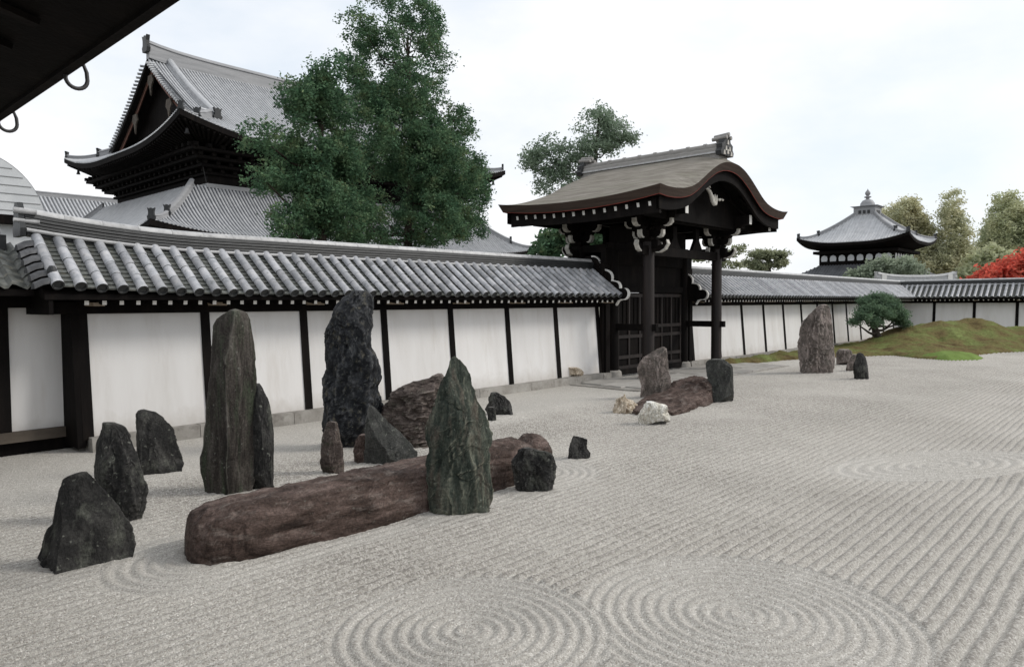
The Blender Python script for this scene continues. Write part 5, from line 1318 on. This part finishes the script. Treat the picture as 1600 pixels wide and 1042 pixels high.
# ------------------------------------------------------------------ moss mounds
M['moss'] = material('moss', [(0.34,(0.10,0.072,0.036)),(0.43,(0.155,0.12,0.055)),(0.5,(0.155,0.145,0.058)),(0.57,(0.155,0.175,0.062)),(0.68,(0.20,0.24,0.085))], 0.8, 0.95, 1.0, 9, spec=0.05, coord='World', bdist=0.09, speck=((0.085,0.075,0.03), 7, 0.46, 0.62, 0.55), bdetail=12, detail=12)
POLY = np.array([(25.6,13.45),(25.6,12.75),(29.5,12.3),(31.0,11.9),(33.4,10.6),(35.2,9.3),(34.3,8.1),(34.0,7.1),(34.6,6.4),(36.0,6.15),(38.4,6.55),(40.2,6.1),(42.0,5.2),(44.5,3.2),(46,-1),(47,-6),(54.2,-6),(54.2,13.45)])
def poly_sd(X, Y):
    d = np.full(X.shape, 1e9); ins = np.zeros(X.shape, bool); n = len(POLY)
    for i in range(n):
        a, b = POLY[i], POLY[(i+1) % n]; e = b-a
        t = np.clip(((X-a[0])*e[0]+(Y-a[1])*e[1])/(e@e), 0, 1)
        d = np.minimum(d, np.hypot(X-a[0]-t*e[0], Y-a[1]-t*e[1]))
        c = ((a[1] > Y) != (b[1] > Y)) & (X < (b[0]-a[0])*(Y-a[1])/(b[1]-a[1]+1e-12)+a[0]); ins ^= c
    return np.where(ins, d, -d)
MOUNDS = [(44.3,9.3,1.05,2.4,2.2),(45.6,7.9,0.98,2.2,2.0),(43.0,10.4,0.85,2.0,1.9),(46.8,6.6,0.72,2.0,1.8),(41.2,10.2,0.55,2.4,1.6),(38.2,8.6,0.30,2.2,1.3),(47.5,5.2,0.75,3.2,2.0),(43.0,6.6,0.3,2.5,1.2),(48.5,0.5,0.8,3.0,3.0),(39.5,11.3,0.15,2,1.0)]
X, Y = np.meshgrid(np.arange(25.3, 54.3, 0.11), np.arange(-6.2, 13.5, 0.11))
sdv = poly_sd(X, Y); P3 = np.stack([X.ravel(), Y.ravel(), 0*X.ravel()], 1)
nz_ = fbm(P3*0.5, 77, 3).reshape(X.shape); nf = fbm(P3*2.3, 79, 3).reshape(X.shape)
hgt = 0*X
for cx, cy, a, sx, sy in MOUNDS: hgt = np.maximum(hgt, a*np.exp(-(((X-cx)/sx)**2+((Y-cy)/sy)**2)**1.25)) + 0.12*a*np.exp(-((X-cx)/sx)**2-((Y-cy)/sy)**2)
edge = np.clip((sdv+0.04*nf)/0.35, -1, 1)
Zm = np.where(edge > 0, 0.10*np.sqrt(np.clip(edge, 0, 1)), -0.2)+np.clip(sdv/1.1, 0, 1)*hgt*(1+0.12*nz_)+np.clip(edge, 0, 1)*(0.025*nf+0.02*nz_)
Zm += np.clip(edge, 0, 1)*(RNG.normal(0, 0.010, X.shape)+0.11*np.abs(fbm(P3*0.85, 83, 4)).reshape(X.shape))
ny, nx = X.shape; idx = np.arange(nx*ny).reshape(ny, nx)
F4 = np.stack([idx[:-1,:-1], idx[:-1,1:], idx[1:,1:], idx[1:,:-1]], -1).reshape(-1, 4)
keep = (sdv > -0.25).ravel()[F4].any(1)
me = mesh_arrays('moss_mounds', np.stack([X, Y, Zm], -1).reshape(-1, 3), F4[keep])
me.materials.append(M['moss']); me.polygons.foreach_set('use_smooth', [True]*len(me.polygons))
tag(link('moss_mounds', me), 'green and brown moss mounds at the far right of the garden', kind='structure')

M['moss2'] = material('bright_moss', [(0.3,(0.13,0.18,0.05)),(0.55,(0.17,0.245,0.07)),(0.75,(0.23,0.28,0.10))], 2.0, 0.95, 1.0, 12, spec=0.05, coord='World', bdist=0.04, bdetail=9)
th_ = np.linspace(0, 2*pi, 72, endpoint=False); G = []
for t_ in np.linspace(0.001, 1, 26):
    rw = 1+0.10*np.sin(3*th_+1)+0.06*np.sin(5*th_)
    uu, vv = 1.28*t_*np.cos(th_)*rw, 0.95*t_*np.sin(th_)*rw
    px_, py_ = 35.15+uu*0.68+vv*0.74, 7.0-uu*0.74+vv*0.68
    zz = 0.34*np.clip(1-t_**2.2, 0, 1)**0.8-0.02+0.02*fbm(np.stack([px_*3, py_*3, 0*px_], 1), 91, 3)
    G.append(np.stack([px_, py_, zz], -1))
mb = MB(); mb.grid(np.array(G), True); tag(link('moss_mound', make_mesh('moss_mound', mb, M['moss2'], 60)), 'small bright green moss mound at the front edge of the moss', kind='structure')

# ------------------------------------------------------------------ trees
L_BIGL = [(17.08, 26.5, 11.76, 0.96), (16.16, 26.5, 10.53, 1.17), (17.83, 26.5, 10.58, 1.36), (15.26, 26.5, 8.84, 1.07), (17.02, 26.5, 8.58, 1.6), (14.82, 26.5, 7.26, 0.86), (16.38, 26.5, 6.79, 1.58), (15.34, 26.5, 5.79, 1.03), (18.24, 26.5, 6.3, 1.66), (18.94, 26.5, 8.44, 1.4)]
L_BIGR = [(22.44, 28.5, 16.64, 0.81), (20.83, 28.5, 14.79, 1.03), (24.18, 28.5, 16.6, 1.29), (25.23, 28.5, 15.11, 1.12), (22.53, 28.5, 14.46, 1.19), (20.51, 28.5, 13.08, 0.96), (23.51, 28.5, 12.96, 1.76), (25.63, 28.5, 11.75, 1.67), (27.38, 28.5, 12.23, 0.9), (21.72, 28.5, 11.98, 1.3), (21.88, 28.5, 10.18, 1.8), (23.86, 28.5, 9.05, 2.13), (28.18, 28.5, 9.67, 0.91), (27.06, 28.5, 8.43, 1.45), (21.44, 28.5, 6.44, 1.79), (24.68, 28.5, 6.7, 1.91), (27.04, 28.5, 6.71, 1.38), (25.61, 28.5, 10.1, 1.67)]
L_GATE = [(46.97, 38.44, 15.24, 1.27), (45.69, 39.79, 14.56, 1.06), (48.48, 36.92, 17.13, 1.17), (49.75, 35.56, 17.55, 1.38), (50.62, 34.56, 16.64, 1.49), (48.96, 36.3, 15.59, 1.49), (46.36, 38.96, 12.96, 1.17), (50.02, 35.11, 15.05, 1.33), (45.9, 39.41, 12.17, 0.64), (48.22, 37.06, 14.8, 1.38), (46.21, 39.19, 14.02, 1.17), (47.17, 38.12, 13.64, 1.38), (46.49, 38.74, 11.74, 0.96), (47.6, 37.58, 12.42, 1.38), (47.37, 37.75, 11.09, 1.27), (48.72, 36.44, 13.63, 1.38), (51.32, 33.77, 16.11, 0.74)]
L_GATE2 = [(40.64, 32.98, 6.96, 1.38), (41.58, 31.97, 7.18, 1.2), (40.0, 33.64, 6.5, 1.1), (42.82, 30.61, 6.94, 1.29), (43.46, 29.95, 7.53, 0.92)]
L_PINEB = [(58.53, 25.32, 6.34, 1.17), (57.79, 26.09, 5.6, 0.85), (59.5, 24.26, 6.23, 0.85), (59.12, 24.64, 5.59, 1.06), (58.14, 25.69, 5.28, 1.06)]
L_THIN = [(42.42, 20.61, 5.46, 0.4), (42.84, 20.17, 5.77, 0.36), (41.2, 21.92, 5.23, 0.48), (41.99, 21.03, 4.83, 0.4), (42.66, 20.29, 4.7, 0.32)]
L_T1 = [(110.79, 28.24, 15.56, 1.59), (109.91, 29.12, 14.42, 1.77), (111.7, 27.17, 14.4, 1.5), (110.57, 28.3, 12.64, 2.48), (109.34, 29.58, 11.77, 2.12), (112.22, 26.46, 12.01, 1.59), (111.06, 27.57, 9.54, 2.83), (112.6, 25.86, 9.09, 1.95), (109.53, 29.17, 8.67, 2.48), (111.55, 26.84, 6.45, 2.65), (113.05, 25.21, 6.43, 1.77)]
L_T2 = [(112.97, 22.99, 16.85, 0.55), (112.92, 22.95, 15.31, 0.92), (112.45, 23.37, 13.95, 0.83), (113.29, 22.46, 13.94, 0.86), (112.3, 23.48, 12.91, 0.89), (113.38, 22.31, 13.09, 1.0), (112.13, 23.56, 11.41, 1.07), (113.43, 22.15, 11.43, 1.36), (111.98, 23.65, 10.19, 1.1), (112.74, 22.82, 10.16, 1.1), (113.5, 22.0, 10.14, 1.09), (111.82, 23.74, 8.75, 1.48), (112.69, 22.79, 8.78, 1.44), (113.57, 21.85, 8.96, 1.39), (111.68, 23.83, 7.93, 1.64), (112.65, 22.76, 7.65, 1.44), (113.63, 21.7, 7.55, 1.47), (111.53, 23.92, 6.65, 1.52), (112.6, 22.73, 6.17, 1.49), (113.7, 21.55, 6.55, 1.5), (111.37, 23.99, 5.07, 1.75), (112.57, 22.7, 5.34, 1.93), (113.75, 21.4, 4.98, 1.99)]
L_T3 = [(125.26, 18.53, 17.4, 0.8), (125.26, 18.44, 15.85, 1.53), (124.57, 19.12, 14.75, 1.24), (125.96, 17.59, 14.46, 1.4), (124.38, 19.24, 13.39, 1.8), (126.17, 17.3, 13.46, 1.77), (124.2, 19.36, 12.08, 1.79), (126.36, 17.0, 11.87, 2.18), (124.01, 19.47, 10.52, 1.98), (125.28, 18.1, 10.66, 1.99), (126.56, 16.72, 10.82, 2.03), (123.84, 19.59, 9.49, 2.13), (125.27, 18.0, 9.01, 2.0), (126.73, 16.42, 9.06, 2.25), (123.65, 19.69, 7.87, 2.54), (125.28, 17.92, 7.83, 2.65), (126.92, 16.14, 7.85, 2.48), (123.48, 19.8, 6.66, 2.79), (125.29, 17.83, 6.62, 2.85), (127.1, 15.86, 6.56, 2.84), (123.3, 19.9, 5.14, 3.19), (125.29, 17.74, 5.07, 2.67), (127.28, 15.59, 5.31, 3.3)]
L_T4 = [(106.83, 17.29, 8.15, 1.11), (106.1, 18.04, 7.36, 1.11), (107.45, 16.57, 7.19, 1.27), (105.52, 18.59, 6.01, 1.27), (106.86, 17.12, 5.76, 1.43), (104.58, 19.57, 5.46, 0.96)]
L_MAPLE = [(90.87, 12.33, 6.06, 1.0), (91.8, 11.37, 6.71, 1.06), (89.96, 13.3, 5.6, 0.86), (88.95, 14.36, 5.08, 0.73), (91.29, 11.82, 4.93, 1.06), (90.15, 13.03, 4.6, 0.93), (88.13, 15.23, 4.68, 0.53), (92.68, 10.39, 6.37, 1.33)]
L_SHRUB = [(67.5, 18.47, 5.32, 1.21), (66.56, 19.47, 4.95, 0.99), (68.43, 17.46, 5.32, 1.21), (65.81, 20.27, 4.57, 0.77), (69.16, 16.64, 4.76, 0.77)]
def foliage(name, mat, parent, lobes, dens, leaf, clump, per, seed, gap=-9.0, gfreq=0.6, zs=1.0, shell=0.5, aspect=0.5, up=0.0):
    rng = np.random.default_rng(seed); C_ = []
    for (x, y, z, r) in lobes:
        n = max(6, int(dens*r*r*12))
        d = rng.normal(size=(n, 3)); d /= np.linalg.norm(d, axis=1, keepdims=True)
        rad = r*(shell+(1-shell)*rng.random(n)**0.6)*(1+0.22*fbm(d*1.7+np.array([x,y,z]), seed, 2))
        C_.append(np.array([x, y, z])+d*rad[:, None]*np.array([1,1,zs]))
    C_ = np.concatenate(C_)
    g = fbm(C_*gfreq, seed+5, 3); C_ = C_[g > gap]
    n = len(C_)
    L = np.repeat(C_, per, 0)+rng.normal(size=(n*per, 3))*clump*np.array([1,1,0.75])
    a = rng.normal(size=(n*per, 3)); a[:, 2] = a[:, 2]*0.7+up; a /= np.linalg.norm(a, axis=1, keepdims=True)
    t = rng.normal(size=(n*per, 3)); b = np.cross(a, t); b /= np.linalg.norm(b, axis=1, keepdims=True)
    s = leaf*rng.uniform(0.6, 1.3, (n*per, 1)); a = a*s; b = b*s*aspect
    V = np.stack([L-a-b*0.6, L+a*0.2-b, L+a+b*0.3, L-a*0.1+b], 1).reshape(-1, 3)-rootloc(parent)
    F = np.arange(len(V)).reshape(-1, 4)
    me = mesh_arrays(name, V, F); me.materials.append(mat)
    return link(name, me, parent)
def tree(name, label, loc, trunk_r, top, lobes, mat, bark, dens, leaf, clump, per, seed, limbs=10, crown='crown', group=None, bend=0.0, **kw):
    if loc is None:      # stand the trunk under the middle of the crown
        A_ = np.array(lobes); c_ = (A_[:, :2]*A_[:, 3:]**2).sum(0)/(A_[:, 3]**2).sum(); h_ = A_[:, 2].max(); tp = A_[A_[:, 2].argmax()]
        loc = (float(c_[0]), float(c_[1]), -0.12); top = (0.4*c_[0]+0.6*tp[0], 0.4*c_[1]+0.6*tp[1], h_*0.86)
    root = thing(name, label, 'tree', loc, 0, group); rng = np.random.default_rng(seed)
    base = np.array(loc, float); top = np.array(top, float)
    t = np.linspace(0, 1, 12); path = base+(top-base)*t[:, None]
    path[:, 0] += bend*np.sin(t*4+seed)*(1-t)*t*3; path[:, 1] += bend*np.cos(t*3+seed)*t*(1-t)*3
    b = MB(); b.tube(path, trunk_r*(1-0.82*t)*(1+0.5*np.exp(-t*14)), 10); trunk = part('trunk', b, bark, root, 60)
    order = rng.permutation(len(lobes))[:limbs]
    for k in order:
        c = np.array(lobes[k][:3]); f = np.clip((c[2]-0.25*np.linalg.norm((c-top)[:2])-base[2])/(top[2]-base[2]), 0.15, 0.95)
        p0 = np.array([np.interp(f, t, path[:, i]) for i in range(3)]); mid = (p0+c)/2+np.array([0,0,-0.15*np.linalg.norm(c-p0)])+rng.normal(size=3)*0.1
        r0 = trunk_r*(1-0.82*f)*0.55
        b = MB(); b.tube([p0, (p0+mid)/2+rng.normal(size=3)*0.05, mid, (mid+c)/2, c], [r0, r0*0.8, r0*0.62, r0*0.4, r0*0.15], 6); part('limb', b, bark, root, 60)
    foliage(crown, mat, root, lobes, dens, leaf, clump, per, seed, **kw)
    return root
BARK = material('tree_bark', [(0.3,(0.03,0.024,0.02)),(0.6,(0.07,0.058,0.048)),(0.8,(0.12,0.10,0.085))], 4, 0.9, 0.8, 16, (3,3,0.5), spec=0.1, coord='World')
FOL_DK = foliage_material('cypress_leaf', [(0.3,(0.05,0.105,0.062)),(0.45,(0.088,0.165,0.092)),(0.58,(0.13,0.21,0.112)),(0.7,(0.19,0.225,0.115)),(0.85,(0.29,0.21,0.12))], 1.3, 0.45, 0.5)
FOL_GT = foliage_material('cedar_leaf', [(0.3,(0.19,0.25,0.18)),(0.6,(0.27,0.345,0.25)),(0.85,(0.35,0.40,0.28))], 0.8, 0.5)
FOL_GOLD = foliage_material('golden_leaf', [(0.3,(0.48,0.50,0.35)),(0.5,(0.58,0.575,0.39)),(0.7,(0.64,0.60,0.41)),(0.85,(0.68,0.59,0.43))], 0.35, 0.55, 0.2)
FOL_OLIVE = foliage_material('olive_leaf', [(0.3,(0.44,0.49,0.32)),(0.6,(0.55,0.56,0.36)),(0.85,(0.64,0.56,0.38))], 0.5, 0.55, 0.2)
FOL_GREY = foliage_material('grey_green_leaf', [(0.3,(0.24,0.29,0.21)),(0.6,(0.34,0.39,0.29)),(0.85,(0.42,0.45,0.35))], 0.8, 0.45)
FOL_RED = foliage_material('maple_leaf', [(0.3,(0.60,0.12,0.085)),(0.55,(0.72,0.17,0.12)),(0.8,(0.74,0.27,0.16))], 0.8, 0.5)
FOL_PINE = foliage_material('pine_needle', [(0.3,(0.08,0.13,0.085)),(0.55,(0.14,0.215,0.13)),(0.8,(0.20,0.28,0.16))], 1.6, 0.4)
FOL_PINEB = foliage_material('pine_needle_pale', [(0.3,(0.24,0.27,0.17)),(0.6,(0.34,0.36,0.23)),(0.85,(0.43,0.42,0.28))], 1.0, 0.45)

rl = np.random.default_rng(3)
def deepen(L, dy, fl=1.0):
    """give the crown its depth: each lobe gets companions in front and behind"""
    out = []
    for x, y, z, r in L:
        for k in range(3):
            o = rl.normal(size=3)*np.array([0.2,0.2,0.2])*r
            out.append((x+o[0]+(k-1)*dy*0.75*FH[0], y+o[1]+(k-1)*dy*0.75*FH[1], z+o[2]*0.6, r*rl.uniform(0.72, 0.86)*(1 if k == 1 else 0.9)))
    return out
tree('cypress_tree', 'dense dark green evergreen with rounded lower crown, left of the taller evergreen behind the wall', (17.0,26.5,-0.12), 0.32, (17.1,26.5,12.0), deepen([(17.3+(x-17.3)*0.84, y, z, r*0.95) for x, y, z, r in L_BIGL], 1.6), FOL_DK, BARK, 4.6, 0.07, 0.16, 50, 11, 12, gap=-0.6, gfreq=1.0, shell=0.5)
tree('cypress_tree', 'tallest dark green evergreen rising to the top edge between the great hall and gate', (23.2,28.5,-0.12), 0.34, (23.4,28.5,15.6), deepen(L_BIGR, 2.2), FOL_DK, BARK, 4.4, 0.07, 0.16, 50, 12, 30, gap=-0.36, bend=0.5, gfreq=1.0, shell=0.5)
tree('cedar_tree', 'thin-crowned grey green tree rising behind the gate roof', (48.6,36.8,-0.12), 0.4, (49.5,35.6,18.2), deepen(L_GATE, 1.2), FOL_GT, BARK, 2.2, 0.12, 0.26, 30, 13, 18, gap=-0.1, gfreq=0.9, shell=0.4)
tree('cedar_tree', 'low bushy evergreen showing under the left eave of the gate', (41.6,31.8,-0.12), 0.25, (41.7,31.8,7.4), deepen(L_GATE2, 1.2), FOL_DK, BARK, 3.2, 0.2, 0.26, 18, 14, 8, gap=-0.5, shell=0.4)
tree('pine_tree', 'flat-topped layered pine over the wall just right of the gate', (59.0,24.9,-0.12), 0.3, (58.9,25.0,6.6), L_PINEB, FOL_PINEB, BARK, 9.0, 0.11, 0.16, 26, 15, 5, zs=0.3, shell=0.15, gap=-0.25, gfreq=1.0, bend=0.5)
tree('pine_tree', 'sparse pine twigs seen beside the right gate pillar', (42.2,21.0,-0.12), 0.12, (42.3,20.9,5.6), L_THIN, FOL_PINEB, BARK, 9.0, 0.12, 0.16, 12, 16, 5, zs=0.5, shell=0.1, bend=0.4)
tree('autumn_tree', 'pale golden green broad tree right behind the small tower hall', None, 0.5, None, deepen(L_T1, 1.5), FOL_GOLD, BARK, 2.6, 0.18, 0.36, 26, 17, 8, gap=-0.5, gfreq=0.4)
tree('autumn_tree', 'narrow conical golden green tree, middle of the right background', None, 0.45, None, deepen(L_T2, 1.5), FOL_GOLD, BARK, 2.0, 0.17, 0.34, 24, 18, 6, gap=-0.35, gfreq=0.4)
tree('autumn_tree', 'wide golden olive conical tree at the right edge of the background', None, 0.5, None, deepen(L_T3, 1.6), FOL_OLIVE, BARK, 2.0, 0.19, 0.38, 26, 19, 8, gap=-0.5, gfreq=0.4)
tree('autumn_tree', 'low olive green tree in front of the golden trees, above the far wall', None, 0.4, None, deepen(L_T4, 1.4), FOL_OLIVE, BARK, 1.8, 0.36, 0.45, 16, 20, 4, gap=-0.6)
tree('maple_tree', 'bright red maple above the wall at the right edge', None, 0.3, None, deepen(L_MAPLE, 1.2), FOL_RED, BARK, 3.0, 0.26, 0.35, 18, 21, 6, gap=-0.5, shell=0.3)
tree('round_shrub', 'rounded grey green shrub in front of the small tower hall', None, 0.16, None, deepen(L_SHRUB, 0.8), FOL_GREY, BARK, 4.5, 0.16, 0.2, 18, 22, 5, gap=-0.6, shell=0.4)
# garden pine beside the moss mound: bent trunk, cloud-like pads of needles
PINE = [(40.6,11.6,2.5,0.55),(39.9,11.8,2.35,0.45),(41.4,11.3,2.4,0.5),(40.9,11.1,2.15,0.55),(39.5,11.6,2.0,0.5),(42.0,11.2,2.05,0.55),(38.7,11.8,1.65,0.42),(40.2,11.1,1.75,0.55),(41.9,10.9,1.65,0.55),(42.8,11.0,1.5,0.42),(38.2,12.0,1.35,0.3),(41.4,11.9,1.95,0.55),(40.5,11.6,2.15,0.55),(39.4,11.3,1.35,0.38),(42.4,10.7,1.25,0.35)]
tree('garden_pine', 'small trained pine with spreading needle pads by the moss mound', (41.0,11.5,0.05), 0.22, (40.8,11.5,2.4), [(40.8+(x-40.8)*0.86, y, z*1.04, r) for x, y, z, r in PINE], FOL_PINE, BARK, 20, 0.085, 0.12, 28, 23, 15, zs=0.45, shell=0.15, aspect=0.25, up=0.35, bend=0.35, gap=-0.45, gfreq=1.4)

# ------------------------------------------------------------------ veranda roof over the camera, with gutter hooks
def veranda():
    root = thing('veranda_roof', 'dark timber eave of the veranda roof at the top left corner', 'roof', (0,4,3.8))
    b = MB(); b.prism([(1.40,3.80),(1.40,3.93),(-4.6,5.4),(-4.6,5.25)], 'y', -9.0, 13.0); part('roof_boarding', b, M['wood'], root)
    b = MB(); b.box(1.35, 1.405, -9.0, 13.0, 3.79, 3.97); part('eave_board', b, M['wood'], root)
    b = MB(); b.prism([(1.42,3.95),(1.42,4.03),(-4.7,5.6),(-4.7,5.45)], 'y', -9.05, 13.05); part('roof_cover', b, M['bark'], root)
    mr = MB(); mr.beam((1.10,0,3.845),(-4.5,0,5.205),0.07,0.03); me_ = make_mesh('rafter', mr, M['wood'], None, (0,4,3.8))
    for k in range(44): link('rafter', me_, root, (0, -8.8+k*0.5+4-4, 0)).location = (0, -8.8+k*0.5, 0)
    b = MB(); b.box(-1.3, -1.05, -9.0, 13.0, 4.05, 4.33); part('purlin', b, M['wood'], root)
    for y in (-6.0, -3.0, 9.5, 12.4):
        b = MB(); b.box(-1.28, -1.07, y-0.1, y+0.1, 0.0, 4.06); part('pillar', b, M['wood'], root)
    b = MB(); b.box(-4.6, -0.6, -9.0, 13.0, 0.62, 0.74); part('floor', b, M['sill'], root)
    mh = MB(); pth = [(0.02,0,0.02),(0.05,0,-0.03)]+[(0.10+0.058*cos(a),0,-0.055+0.058*sin(a)) for a in np.linspace(pi, 2*pi, 12)]+[(0.155,0,-0.01),(0.14,0,0.03),(0.06,0,0.05)]
    mh.tube(pth, 0.012, 8); meh = make_mesh('gutter_hook', mh, M['iron'], 60)
    for y in (4.8, 6.33, 7.9): link('gutter_hook', meh, root, (1.345, y-4, 0.035))
veranda()
